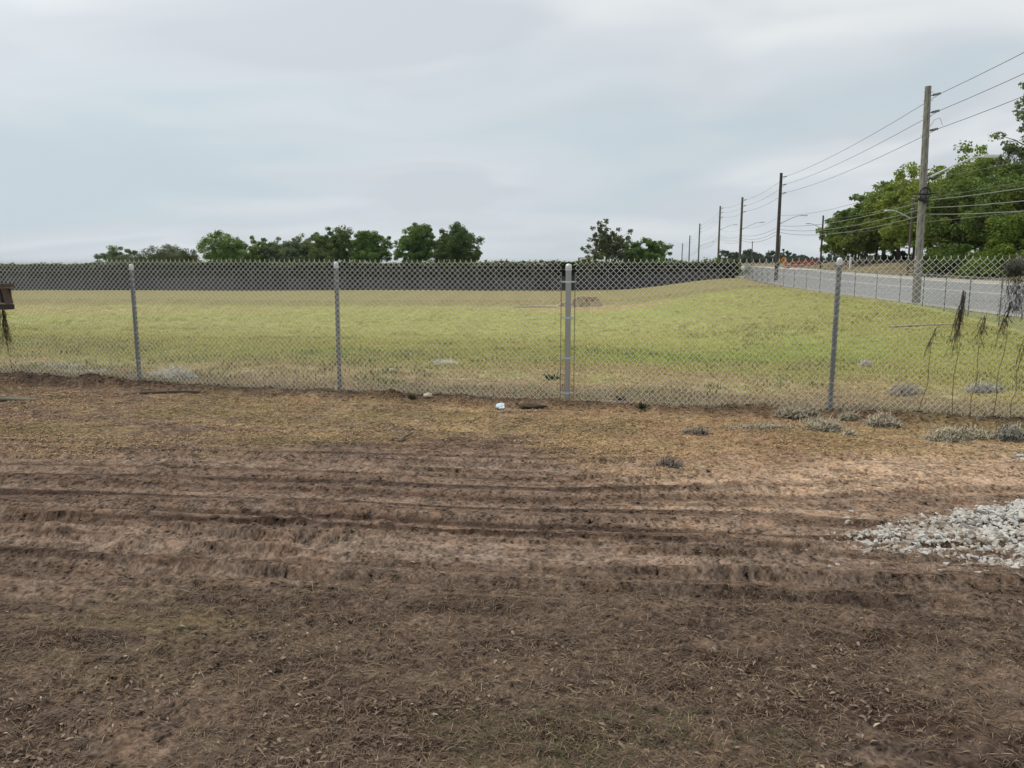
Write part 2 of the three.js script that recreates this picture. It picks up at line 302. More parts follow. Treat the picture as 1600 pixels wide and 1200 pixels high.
{ // the ground as one sheet, field, verges and all, to the horizon
  const ds = []; for (let d = -1200; d < -40; d += Math.max(10, -d * 0.25)) ds.push(d); for (let d = -40; d < 2; d += 2) ds.push(d); for (let d = 2; d < 95; d += clamp(d * 0.02, 0.25, 1)) ds.push(d); for (let d = 95; d < 300; d += 4) ds.push(d); for (let d = 300; d < 3500; d *= 1.25) ds.push(d);
  const X = []; for (let x = -3000; x < -70; x += Math.max(6, -x * 0.3)) X.push(x); for (let x = -68; x < 62; x += 0.4) X.push(x); for (let x = 62; x < 3000; x += Math.max(2, (x - 55) * 0.3)) X.push(x);
  const sunk = (x, d) => land(x, d) - (Math.abs(x) < 2.0 + 0.86 * d && d > 1.3 && d < 12.9 ? 0.30 : 0);
  const col = (x, d) => d - fenceD(x) > -0.3 ? fieldColor(x, d) : yardColor(x, d);
  structure('ground', sheet(() => X, ds, sunk, col, 2.7), turfMat);
}
// ---------------------------------------------------------------- road with kerb, shoulder, edge line
function ribbon(fa, fb, ya, yb, ds, uvs, thick) {   // strip between two curves x=fa(d) and x=fb(d)
  const B = new Buf(), up = [0, 1, 0]; let n = 0;
  for (const d of ds) { const a = fa(d), b = fb(d); B.v(a, ya(d), -d, ...up, null, a / uvs, d / uvs); B.v(b, yb(d), -d, ...up, null, b / uvs, d / uvs); n++; }
  for (let k = 0; k < n - 1; k++) { const q = k * 2; B.i.push(q, q + 1, q + 2, q + 1, q + 3, q + 2); }
  if (thick) for (const side of [0, 1]) { const st = B.count; for (const d of ds) { const x = (side ? fb : fa)(d), y = (side ? yb : ya)(d), nx = side ? 1 : -1; B.v(x, y, -d, nx, 0, 0, null, d / uvs, 0); B.v(x, y - thick, -d, nx, 0, 0, null, d / uvs, thick / uvs); } for (let k = 0; k < n - 1; k++) { const q = st + k * 2; side ? B.i.push(q, q + 1, q + 2, q + 1, q + 3, q + 2) : B.i.push(q, q + 2, q + 1, q + 1, q + 2, q + 3); } }
  return B.geo();
}
{
  const ds = []; for (let d = -60; d < 420; d += d < 100 ? 2 : 8) ds.push(d);
  const rn = roadNear, off = (o) => (d) => rn(d) + o, ry = (o, e) => (d) => roadY(rn(d) + o, d) + e;
  structure('road', ribbon(off(0), off(RW - 0.45), ry(0, 0), ry(RW - 0.45, 0), ds, 3), mat({ map: roadMap, color: C(0.44, 0.44, 0.44), roughness: 0.92 }));
  const conc = mat({ map: roadMap, color: C(0.90, 0.87, 0.79), roughness: 0.9 });
  structure('gutter', ribbon(off(RW - 0.45), off(RW), ry(RW - 0.45, 0.004), ry(RW, 0.004), ds, 2), conc);
  structure('kerb', ribbon(off(RW), off(RW + 0.2), ry(RW, 0.14), ry(RW, 0.14), ds, 2, 0.25), conc);
  structure('road_shoulder', ribbon((d) => rn(d) - 0.75, off(0), (d) => roadLevel(d) - 0.01, ry(0, -0.004), ds, 2), mat({ map: roadMap, color: C(0.66, 0.63, 0.58), roughness: 0.92 }));
  const paint = mat({ map: roadMap, color: C(0.88, 0.87, 0.83), roughness: 0.8 });
  structure('road_edge_line', ribbon(off(4.25), off(4.55), ry(4.25, 0.006), ry(4.55, 0.006), ds, 2), paint);
}

// ---------------------------------------------------------------- chain link fence across the yard
const FT = new THREE.Vector3(1, 0, 0.237).normalize(), FN = new THREE.Vector3(-0.237, 0, 1).normalize();
const galv = mat({ color: C(0.90, 0.89, 0.83), metalness: 0.15, roughness: 0.40 });
const galvPost = mat({ color: C(0.20, 0.205, 0.215), metalness: 0.5, roughness: 0.45, bumpMap: soilBump, bumpScale: 0.0004 });
const galvTerm = mat({ color: C(0.40, 0.41, 0.41), metalness: 0.5, roughness: 0.36, bumpMap: soilBump, bumpScale: 0.0004 });
reseed(21);
const fence = thing('chain_link_fence', 'galvanized chain link fence on round steel posts between brown yard and grass field', 'fence', [0.69, 0, -fenceD(0.69)]);
const STEP = 3.02, postX = [-3, -2, -1, 0, 1, 2, 3].map((k) => 0.69 + k * STEP - (k < 0 ? 0.0 : 0));
const L0 = (x) => (x - 0.69) / FT.x;                              // distance along the fence from the terminal post
function fencePoint(u, y, n) { return [FT.x * u + FN.x * n, y, FT.z * u + FN.z * n]; }
const bulge = (u, y) => 0.018 * vn(u * 0.8, 4) * Math.sin(clamp(y / 1.75) * Math.PI) + 0.008 * vn(u * 2.3, y * 2);
function wirePanel(u0, u1) {
  const B = new Buf(), H = 0.0359, n = 2 * Math.round((u1 - u0) / H / 2);
  for (let k = 0; k < n; k++) {
    const uc = u0 + (k + 0.5) * (u1 - u0) / n, x = 0.69 + uc * FT.x, lo = land(x, fenceD(x)) - 0.04 + 0.03 * vn(uc * 1.1, 9), pts = [];
    const hi = 1.742 + 0.012 * vn(uc * 0.9, 30) + 0.03 * sm(2, 5, x), steps = Math.round((hi - lo) / H), y0 = hi - steps * H;
    const jit = rr(-0.0012, 0.0012);
    for (let q = 0; q <= steps; q++) {
      const y = y0 + q * H, side = (steps - q + k) % 2 ? 1 : -1, b = bulge(uc, y);
      pts.push(fencePoint(uc + jit + side * (H / 2 - 0.0004), y, b));
      if (q < steps) pts.push(fencePoint(uc + jit, y + H / 2, b + (side > 0 ? -0.0042 : 0.0042)));
    }
    const e = fencePoint(uc + (k % 2 ? 1 : -1) * H * 0.47 + rr(-0.003, 0.003), hi + rr(0.022, 0.034), bulge(uc, hi) + rr(-0.004, 0.004)); pts.push(e);
    B.tube(pts, 0.0025, 4, null, false);
  }
  return B.geo();
}
function capGeo(r) { return new THREE.LatheGeometry([[r * 1.06, -0.05], [r * 1.10, -0.045], [r * 1.10, 0.0], [r * 1.0, 0.018], [r * 0.6, 0.032], [0.0001, 0.037]].map(([a, b]) => new THREE.Vector2(a, b)), 20); }
const capMat = mat({ color: C(0.66, 0.67, 0.68), metalness: 0.5, roughness: 0.4 });
for (const [k, x] of postX.entries()) {
  const term = k === 3, r = term ? 0.035 : 0.029, u = L0(x), off = term ? 0 : -r - 0.006, gy = land(x, fenceD(x)), h = [1.69, 1.68, 1.71, 1.685, 1.755, 1.76, 1.76][k];
  const lean = [0.004, -0.006, 0.004, 0.002, 0.006, 0, 0][k], B = new Buf(), a = fencePoint(u, gy - 0.25, off), b = fencePoint(u + lean * h, h, off);
  B.tube([a, b], r, 18);
  const p = part(term ? 'terminal_post' : 'line_post', B.geo(), term ? galvTerm : galvPost, fence), cap = part('post_cap', capGeo(r), capMat, p); cap.position.set(...b);
  if (term) {
    p.userData.label = 'thicker terminal post with clamped bands';
    for (const sgn of [-1, 1]) { const t = new Buf(); t.tube([fencePoint(u + sgn * 0.085, gy + 0.02, 0.004), fencePoint(u + sgn * 0.085, h - 0.07, 0.004)], 0.005, 6); part('tension_bar', t.geo(), mat({ color: C(0.26, 0.26, 0.25), metalness: 0.4, roughness: 0.6 }), fence); }
    for (const y of [1.50, 1.06, 0.56, 0.12]) {
      const g = mergeGeometries([new THREE.CylinderGeometry(r + 0.004, r + 0.004, 0.022, 18, 1, true), box(0.065, 0.02, 0.012, 0.062, 0, 0), box(0.065, 0.02, 0.012, -0.062, 0, 0), new THREE.CylinderGeometry(0.007, 0.007, 0.04, 8).rotateX(Math.PI / 2).translate(0.07, 0, 0.0), new THREE.CylinderGeometry(0.007, 0.007, 0.04, 8).rotateX(Math.PI / 2).translate(-0.07, 0, 0)].map((q) => q.toNonIndexed()));
      g.rotateY(Math.atan2(-FT.z, FT.x)); const bd = part('tension_band', g, capMat, p); bd.position.set(...fencePoint(u, y, 0));
    }
  } else for (const y of [0.35, 0.75, 1.12, 1.5]) { const t = new Buf(), pts = []; for (let q = 0; q <= 10; q++) { const an = q / 10 * Math.PI * 1.3 - 0.47; pts.push(fencePoint(u + lean * y + Math.cos(an) * (r + 0.003), y + 0.012 * q / 10, off - Math.sin(an) * (r + 0.003) * -1)); } t.tube(pts, 0.002, 5); part('tie_wire', t.geo(), galv, p); }
}
for (let k = 0; k < 6; k++) { const a = L0(postX[k]) + (k === 3 ? 0.085 : 0), b = L0(postX[k + 1]) - (k === 2 ? 0.085 : 0); part('wire_mesh', wirePanel(a, b), galv, fence, 'stuff'); }
{ const t = new Buf(), pts = []; for (let u = -9; u <= 9; u += 0.25) { const x = 0.69 + u * FT.x; pts.push(fencePoint(u, land(x, fenceD(x)) + 0.02 + 0.012 * vn(u, 3), 0.002)); } t.tube(pts, 0.002, 5); part('bottom_wire', t.geo(), galvPost, fence); }

// ---------------------------------------------------------------- further fences
const darkSteel = mat({ color: C(0.16, 0.165, 0.16), metalness: 0.3, roughness: 0.6 });
const greyMesh = mat({ color: C(0.20, 0.205, 0.20), metalness: 0.35, roughness: 0.55 });
function diagonals(path, lo, hi, spacing, r) {        // straight woven wires of a far chain link along path(t) -> [x, d], t in metres
  const B = new Buf(), H = hi - lo;
  for (let t = path.t0; t < path.t1 - H; t += spacing) for (const s of [1, -1]) {
    const a = path(s > 0 ? t : t + H), b = path(s > 0 ? t + H : t), o = s * 0.003;
    B.tube([[a[0] + o, a[2] + lo, -a[1]], [b[0] + o, b[2] + hi, -b[1]]], r, 3, null, false);
  }
  return B.geo();
}
{ // low fence beside the road
  const F = thing('chain_link_fence', 'low chain link fence of thin dark posts and rail beside the asphalt road', 'fence', [0, 0, 0]);
  const pts = []; for (let d = -6; d <= 78.5; d += 0.1) pts.push([roadFence(d), d]);
  const acc = [0]; for (let k = 1; k < pts.length; k++) acc.push(acc[k - 1] + Math.hypot(pts[k][0] - pts[k - 1][0], pts[k][1] - pts[k - 1][1]));
  const path = (t) => { let k = 0; const f = clamp(t / acc[acc.length - 1]) * (pts.length - 1); k = Math.min(pts.length - 2, Math.floor(f)); while (k > 0 && acc[k] > t) k--; while (k < pts.length - 2 && acc[k + 1] < t) k++; const q = (t - acc[k]) / (acc[k + 1] - acc[k]), x = lerp(pts[k][0], pts[k + 1][0], q), d = lerp(pts[k][1], pts[k + 1][1], q); return [x, d, land(x, d)]; };
  path.t0 = 0; path.t1 = acc[acc.length - 1];
  const pg = new THREE.CylinderGeometry(0.017, 0.017, 1.5, 8).translate(0, 0.5, 0);
  const rail = []; const H = 1.25;
  for (let t = 0; t < path.t1; t += 3.15) { const q = path(t), p = part('line_post', pg, greyMesh, F); p.position.set(q[0], q[2], -q[1]); }
  for (let t = 0; t < path.t1; t += 1) { const q = path(t); rail.push([q[0], q[2] + H - 0.02, -q[1]]); }
  const R = new Buf(); R.tube(rail, 0.014, 6); part('top_rail', R.geo(), greyMesh, F);
  part('wire_mesh', diagonals(path, 0.03, H - 0.04, 0.0718, 0.0018), greyMesh, F, 'stuff');
}
reseed(5);
const HD = 80;                                         // far hedge and its fence
{
  const F = thing('chain_link_fence', 'far chain link fence hung with dark grey screen cloth before the hedge', 'fence', [0, 0, -HD + 1]);
  const d = HD - 1, path = (t) => [-66 + t, d, land(-66 + t, d)]; path.t0 = 0; path.t1 = 88.2;
  const pg = new THREE.CylinderGeometry(0.03, 0.03, 2.4, 8), rail = [], xs = [];
  const topY = (x) => lerp(1.05, 1.25, sm(-20, 20, x));
  for (let x = -66; x <= 22.3; x += 1.84) { xs.push(x); const p = part('line_post', pg, darkSteel, F); p.position.set(x, topY(x) - 1.2, 0); }
  for (let x = -66; x <= 22.3; x += 1.84) rail.push([x, topY(x) - 0.01, 0]);
  const R = new Buf(); R.tube(rail, 0.022, 6); part('top_rail', R.geo(), greyMesh, F);
  const W = new Buf(); for (let x = -66; x < 21; x += 0.16) for (const s of [1, -1]) W.tube([[x + (s > 0 ? 0 : 1.8), land(x, d) + 0.05, s * 0.003], [x + (s > 0 ? 1.8 : 0), topY(x) - 0.02, s * 0.003]], 0.0018, 3, null, false);
  part('wire_mesh', W.geo(), mat({ color: C(0.03, 0.03, 0.03), roughness: 0.7 }), F, 'stuff');
  const cloths = [C(0.055, 0.056, 0.074), C(0.082, 0.082, 0.098), C(0.042, 0.044, 0.060)].map((c) => mat({ color: c, roughness: 0.9, map: roadMap }));
  for (let k = 0; k < xs.length - 1; k++) {
    const x0 = xs[k] + 0.02, x1 = xs[k + 1] - 0.02, g = new THREE.BoxGeometry(x1 - x0, 1, 0.012, 8, 6, 1), p = g.attributes.position, h0 = rr(-0.16, 0.08), h1 = rr(-0.16, 0.08);
    for (let i = 0; i < p.count; i++) { const fx = p.getX(i) / (x1 - x0) + 0.5, fy = p.getY(i) + 0.5, x = lerp(x0, x1, fx), lo = land(x, d) - 0.05, hi = lerp(0.42, 0.92, sm(0, 22, x)) + lerp(h0, h1, fx) + 0.05 * Math.abs(fx - 0.5); p.setXYZ(i, x, lerp(lo, hi, fy), p.getZ(i) + 0.05 + 0.03 * vn(x * 3, fy * 3 + k)); }
    g.computeVertexNormals(); part('screen_cloth', g, cloths[Math.floor(hash(k, 77) * 3) % 3], F);
  }
}

// ---------------------------------------------------------------- foliage
const leafMat = new THREE.MeshPhysicalMaterial({ vertexColors: true, roughness: 0.75, transmission: 0.45, thickness: 0, side: THREE.DoubleSide, specularIntensity: 0.15 });
const barkMat = mat({ color: C(0.13, 0.105, 0.085), map: woodMap, roughness: 0.95 });
const V3 = (x, y, z) => new THREE.Vector3(x, y, z);
function randDir() { const z = rr(-1, 1), a = rr(0, 2 * Math.PI), r = Math.sqrt(1 - z * z); return V3(r * Math.cos(a), z, r * Math.sin(a)); }
function leafAt(B, c, out, size, col) {
  const n = out.clone().multiplyScalar(0.8).add(randDir()).add(V3(0, 0.5, 0)).normalize(), a = randDir().cross(n).normalize(), b = n.clone().cross(a);
  const s = size * rr(0.6, 1.3); B.leaf(c, a.multiplyScalar(s * 0.36), b.multiplyScalar(s * 0.62), col, rr(0.05, 0.3));
}
function clumpLeaves(B, c, rx, ry, n, size, base, vary) {
  const tone = 1 + vary * gauss(), hue = vary * 0.5 * gauss();
  for (let k = 0; k < n; k++) {
    const o = randDir(), q = Math.pow(rnd(), 0.38), t = tone * (1 + 0.28 * gauss()), col = [base[0] * t * (1 + hue), base[1] * t, base[2] * t * (1 - hue)].map((v) => clamp(v, 0.004, 0.5));
    leafAt(B, V3(c.x + o.x * rx * q, c.y + o.y * ry * q, c.z + o.z * rx * q), o, size, col);
  }
}
function limb(B, a, b, r0, r1, bend = 0.12, sides = 6) {
  const pts = [], R = [], L = a.distanceTo(b), j = randDir().multiplyScalar(L * bend);
  for (let k = 0; k <= 4; k++) { const t = k / 4, s = Math.sin(t * Math.PI); pts.push([lerp(a.x, b.x, t) + j.x * s, lerp(a.y, b.y, t) + j.y * s * 0.6 + L * 0.05 * s, lerp(a.z, b.z, t) + j.z * s]); R.push(lerp(r0, r1, t)); }
  B.tube(pts, R, sides, null, true);
}
// h: height, w: half width of the crown, th: height where the crown begins
function tree(name, label, { x, d, y, h, w, th, leaf = 0.34, clumps = 60, per = 70, col = [0.05, 0.085, 0.022], vary = 0.2, open = 0, trunks = 1, tr, depth = 1, moss = 0, seed = 1, group }) {
  reseed(seed * 977 + 13);
  const gy = y ?? land(x, d), T = thing(name, label, 'tree', [x, gy - 0.1, -d], group);
  const tb = new Buf(), cb = new Buf(), R = tr ?? clamp(h * 0.024, 0.12, 0.4), ch = h - th;
  // an uneven dome filled with clumps of leaves, denser towards its skin
  const cy = th + ch * 0.36, L = [{ c: V3(0, cy, 0), rx: w * 0.8, ry: ch * 0.45 }], ox = rr(0, 50), lump = (o) => 0.86 + 0.34 * vn(o.x * 2.1 + ox + o.z * 1.3, o.y * 2.3 + o.z * 1.9 + ox) + 0.12 * vn(o.x * 5 + ox, o.y * 5 + o.z * 4);
  const tops = [];
  for (let k = 0; k < trunks; k++) { const a = rr(0, 6.28), o = trunks > 1 ? w * 0.26 : 0, b0 = V3(Math.cos(a + k * 2.4) * o, -0.1, Math.sin(a + k * 2.4) * o), b1 = V3(b0.x * 1.5 + rr(-0.2, 0.2), th + ch * 0.30, b0.z * 1.5 + rr(-0.2, 0.2)); limb(tb, b0, b1, R * (trunks > 1 ? 0.75 : 1.1), R * 0.6, 0.04, 9); tops.push(b1); }
  const nc = Math.round(clumps * 1.9);
  for (let k = 0; k < nc; k++) {
    const o = randDir(); if (o.y < -0.3 && rnd() < 0.5) o.y = -o.y; const q = open ? rr(0.35, 1.08) : Math.pow(rnd(), 0.42), f = lump(o) * q;
    if (open && vn(o.x * 2.6 + ox, o.y * 2.6 + o.z * 2 - ox) < open * 0.55 - 0.5) continue;
    const c = V3(o.x * w * f, cy + o.y * ch * (o.y < 0 ? 0.38 : 0.64) * f, o.z * w * f * depth), cr = w * rr(0.09, 0.20) * (1 - open * 0.25);
    clumpLeaves(cb, c, cr, cr * rr(0.6, 0.9), Math.round(per * 0.68 * rr(0.6, 1.4)), leaf, col, vary);
    if (k % (open > 0.5 ? 2 : 6) === 0) limb(tb, tops[k % trunks].clone().lerp(V3(0, cy, 0), rr(0, 0.6)), c, R * 0.30, R * 0.06, 0.12, 5);
  }
  part('trunk', tb.geo(), barkMat, T); const cr = part('crown', cb.geo(), leafMat, T);
  if (moss) { const mb = new Buf(); for (let k = 0; k < moss; k++) { const l = L[0], a = rr(0, 6.28), q = rr(0.5, 1), p = V3(l.c.x + Math.cos(a) * l.rx * q, l.c.y + rr(-0.7, 0.3) * l.ry, l.c.z + Math.sin(a) * l.rx * q * depth); for (let s = 0; s < 7; s++) { const g = 0.75 + 0.4 * rnd(); mb.leaf(V3(p.x + rr(-0.2, 0.2), p.y - rr(0, 0.9), p.z + rr(-0.2, 0.2)), V3(rr(-0.05, 0.05), 0, rr(-0.05, 0.05)), V3(rr(-0.06, 0.06), rr(0.12, 0.32), 0), [0.20 * g, 0.19 * g, 0.155 * g], 0.1); } } part('hanging_moss', mb.geo(), leafMat, T, 'stuff'); }
  return T;
}
function shrub(name, label, { x, d, y, w, h, dz = w, n = 40, per = 60, leaf = 0.2, col = [0.06, 0.10, 0.02], vary = 0.2, seed = 1, group, category = 'shrub' }) {
  reseed(seed * 613 + 5); const gy = y ?? land(x, d), T = thing(name, label, category, [x, gy - 0.05, -d], group), cb = new Buf(), tb = new Buf();
  for (let k = 0; k < n; k++) { const o = randDir(); o.y = Math.abs(o.y); const q = rr(0.5, 1), c = V3(o.x * w * q, Math.max(0.12, o.y * h * q * 0.88), o.z * dz * q), r = Math.min(w, h, 2.2) * rr(0.16, 0.30); clumpLeaves(cb, c, r, r * 0.8, per, leaf, col, vary); if (k % 4 === 0) limb(tb, V3(rr(-0.2, 0.2) * w, 0, rr(-0.2, 0.2) * dz), c, 0.03, 0.012, 0.1, 5); }
  part('stem', tb.geo(), barkMat, T); part('foliage', cb.geo(), leafMat, T); return T;
}

// ---------------------------------------------------------------- hedge along the far side of the field
{
  reseed(91);
  const x0 = -66, x1 = 22.4, T = thing('clipped_hedge', 'long dark clipped hedge running behind the screened far fence', 'hedge', [0, 0, -HD - 0.6]);
  const B = new Buf(), lo = (x) => land(x, HD), hi = (x) => 1.72 + 0.12 * vn(x * 0.3, 8) - 0.22 * sm(-38, -50, x) + 0.12 * sm(10, 20, x);
  // solid dark core added to block the view through the leaves
  const g = new THREE.BoxGeometry(1, 1, 1, 110, 3, 2), p = g.attributes.position;
  for (let i = 0; i < p.count; i++) { const x = lerp(x0 + 0.3, x1 - 0.3, p.getX(i) + 0.5), f = p.getY(i) + 0.5; p.setXYZ(i, x, lerp(lo(x) - 0.2, hi(x) - 0.25, f), p.getZ(i) * 1.1 + 0.08 * vn(x * 2, f * 4)); }
  g.computeVertexNormals(); part('dark_core', g, mat({ color: C(0.075, 0.060, 0.042), map: woodMap, roughness: 1 }), T);
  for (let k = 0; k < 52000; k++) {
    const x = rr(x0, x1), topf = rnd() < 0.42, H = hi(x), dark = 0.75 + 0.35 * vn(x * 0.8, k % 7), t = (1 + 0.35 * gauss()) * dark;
    if (topf) { const yy = H + 0.10 * gauss() + 0.14 * Math.max(0, vn(x * 1.7, 3)) + (rnd() < 0.06 ? rr(0, 0.25) : 0); leafAt(B, V3(x, yy, rr(-0.75, 0.75)), V3(0, 1, 0), 0.19, [0.165 * t, 0.225 * t, 0.055 * t].map((v) => clamp(v, 0.005, 0.4))); }  // top leaves coloured brighter, as the lit side of the hedge
    else { const f = Math.pow(rnd(), 0.8); leafAt(B, V3(x, lerp(lo(x), H, f), 0.66 + 0.12 * gauss() + 0.1 * vn(x * 1.3, f * 4)), V3(0, 0.1, 1), 0.19, [0.036 * t, 0.055 * t, 0.016 * t].map((v) => clamp(v, 0.003, 0.4))); }  // same leaves coloured dark, shade of the backlit front painted in
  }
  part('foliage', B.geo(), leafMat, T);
}
// px of the photograph are only a note here; every tree has its own place and size in metres
const mid = 'trees beyond the far hedge', G1 = [0.168, 0.265, 0.068], G2 = [0.212, 0.301, 0.090], G3 = [0.239, 0.289, 0.153], G4 = [0.137, 0.225, 0.068];
tree('oak_tree', 'small pale grey-green tree standing alone near the left end of the hedge', { x: -68.5, d: 140, h: 4.9, w: 3.8, th: 0.3, per: 135, leaf: 0.24, clumps: 59, col: G3, open: 0.2, seed: 1, group: mid });
tree('oak_tree', 'low faint grey tree touching the side of the lone pale grey-green tree', { x: -74.5, d: 158, h: 4.2, w: 3.6, th: 0.2, per: 135, leaf: 0.24, clumps: 40, col: [0.197, 0.221, 0.163], seed: 2, group: mid });
tree('oak_tree', 'broad dome-shaped olive tree beside the lone pale grey-green tree', { x: -61.5, d: 146, h: 5.0, w: 6.1, th: 0.3, per: 135, leaf: 0.24, clumps: 94, col: [0.158, 0.181, 0.083], seed: 3, group: mid });
tree('oak_tree', 'round full green tree at the dome tree end of the long tree row', { x: -47.5, d: 136, h: 7.2, w: 5.0, th: 0.4, per: 135, leaf: 0.24, clumps: 121, col: G2, seed: 4, group: mid });
tree('oak_tree', 'narrow upright green tree next to the round full tree of the row', { x: -42.4, d: 138, h: 7.2, w: 3.2, th: 0.3, per: 135, leaf: 0.24, clumps: 75, col: G2, open: 0.12, seed: 5, group: mid });
tree('oak_tree', 'thin tree of the row with sky showing through its crown', { x: -39.4, d: 137, h: 7.4, w: 3.5, th: 0.3, per: 135, leaf: 0.24, clumps: 81, col: G3, open: 0.4, seed: 6, group: mid });
tree('oak_tree', 'low wide tree in the dip of the long tree row', { x: -35.6, d: 138, h: 7.0, w: 4.3, th: 0.3, per: 135, leaf: 0.24, clumps: 89, col: G3, seed: 7, group: mid });
tree('oak_tree', 'second tree in the dip of the row, against the tall pair', { x: -32.8, d: 141, h: 7.4, w: 3.8, th: 0.3, per: 135, leaf: 0.24, clumps: 81, col: G2, seed: 8, group: mid });
tree('oak_tree', 'tall light-topped tree, inner one of the tall pair ending the row', { x: -29.4, d: 134, h: 8.4, w: 4.4, th: 0.3, per: 135, leaf: 0.24, clumps: 128, col: [0.158, 0.213, 0.066], seed: 9, group: mid });
tree('oak_tree', 'tall dark tree, outer one of the tall pair ending the row', { x: -23.4, d: 133, h: 8.3, w: 4.0, th: 0.3, per: 135, leaf: 0.24, clumps: 141, col: G1, seed: 10, group: mid });
tree('oak_tree', 'dark tree of the separate pair, the one facing the long row', { x: -15.6, d: 131, h: 8.9, w: 3.9, th: 0.4, per: 135, leaf: 0.24, clumps: 141, col: G1, seed: 11, group: mid });
tree('oak_tree', 'widest tree of the separate pair, reaching down to the hedge', { x: -8.9, d: 130, h: 8.3, w: 4.5, th: 0.3, per: 135, leaf: 0.24, clumps: 162, col: [0.134, 0.190, 0.056], seed: 12, group: mid });
shrub('shrub', 'small loose bush at the foot of the widest tree of the pair', { x: -4.2, d: 128, w: 1.2, h: 2.9, n: 18, seed: 13, col: G2 });
shrub('shrub', 'low rounded bush rising over the hedge, closest to the loose bush', { x: -2.4, d: 120, w: 1.0, h: 2.1, n: 14, seed: 14, col: G2 });
shrub('shrub', 'low rounded bush over the hedge, second from the loose bush', { x: -0.4, d: 120, w: 1.0, h: 2.2, n: 14, seed: 15, col: G2 });
shrub('shrub', 'pointed bush over the hedge between low bushes and digger', { x: 6.3, d: 122, w: 1.2, h: 2.5, n: 16, seed: 16, col: G2 });
tree('oak_tree', 'airy tree draped in moss with ragged open crown beside the digger', { x: 15.2, d: 130, h: 8.7, w: 4.2, th: 0.3, clumps: 114, per: 55, col: [0.166, 0.197, 0.093], open: 0.75, moss: 60, seed: 17, group: mid });
tree('oak_tree', 'small tree squeezed between the airy mossy tree and a round one', { x: 19.6, d: 133, h: 5.4, w: 2.7, th: 0.2, per: 135, leaf: 0.24, clumps: 64, col: G4, seed: 18, group: mid });
tree('oak_tree', 'compact round dark tree beside the row of receding utility poles', { x: 22.8, d: 132, h: 5.9, w: 3.5, th: 0.2, per: 135, leaf: 0.24, clumps: 94, col: G1, seed: 19, group: mid });
shrub('shrub', 'bright yellow-green bush rising over the end of the hedge', { x: 22.2, d: 86, y: 0.1, w: 3.4, h: 2.55, dz: 1.4, n: 60, per: 70, leaf: 0.17, col: [0.173, 0.247, 0.033], seed: 20 });
shrub('shrub', 'low yellow-green bush beside the larger bright one above the hedge', { x: 18.0, d: 87, y: 0.1, w: 2.4, h: 2.05, dz: 1.2, n: 34, per: 60, leaf: 0.17, col: [0.158, 0.225, 0.033], seed: 21 });
// straggly pale shrubs over the left end of the hedge
for (let k = 0; k < 9; k++) shrub('shrub', 'straggly pale grey shrub topping the hedge left of the lone tree'.replace('left of', 'past'), { x: -70 + k * 2.6 + 0.6 * Math.sin(k * 3), d: 96, y: 0, w: 1.5, h: 2.15 + 0.3 * Math.sin(k * 2.3), n: 18, per: 34, leaf: 0.2, col: [0.225, 0.232, 0.173], seed: 30 + k, group: 'pale shrubs above the hedge end' });
// hazy trees far down the road
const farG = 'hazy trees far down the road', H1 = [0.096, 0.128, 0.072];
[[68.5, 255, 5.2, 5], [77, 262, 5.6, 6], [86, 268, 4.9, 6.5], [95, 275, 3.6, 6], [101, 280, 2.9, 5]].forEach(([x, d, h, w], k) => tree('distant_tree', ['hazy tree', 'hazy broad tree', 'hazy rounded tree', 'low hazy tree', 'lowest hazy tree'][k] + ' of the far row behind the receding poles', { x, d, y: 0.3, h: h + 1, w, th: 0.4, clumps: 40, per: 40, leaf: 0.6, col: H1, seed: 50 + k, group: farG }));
[[117, 350, 6.6, 4.2], [124.5, 352, 4.6, 4], [133, 355, 3.5, 5], [142, 360, 3.9, 5.5], [150, 365, 5.0, 6], [160, 370, 5.2, 6], [171, 380, 4.8, 7], [183, 390, 5.2, 7], [106, 345, 2.6, 5], [196, 390, 4.8, 7], [209, 400, 4.8, 7]].forEach(([x, d, h, w], k) => tree('distant_tree', ['tallest bluish', 'short bluish', 'low bluish', 'small bluish', 'rounded bluish', 'wide bluish', 'broad bluish', 'spreading bluish', 'lowest bluish', 'dim bluish', 'dimmest bluish'][k] + ' tree at the far end of the road', { x, d, y: 0.4, h: h + 1.6, w, th: 0.3, clumps: 34, per: 36, leaf: 0.75, col: [0.088, 0.125, 0.077], seed: 70 + k, group: farG }));

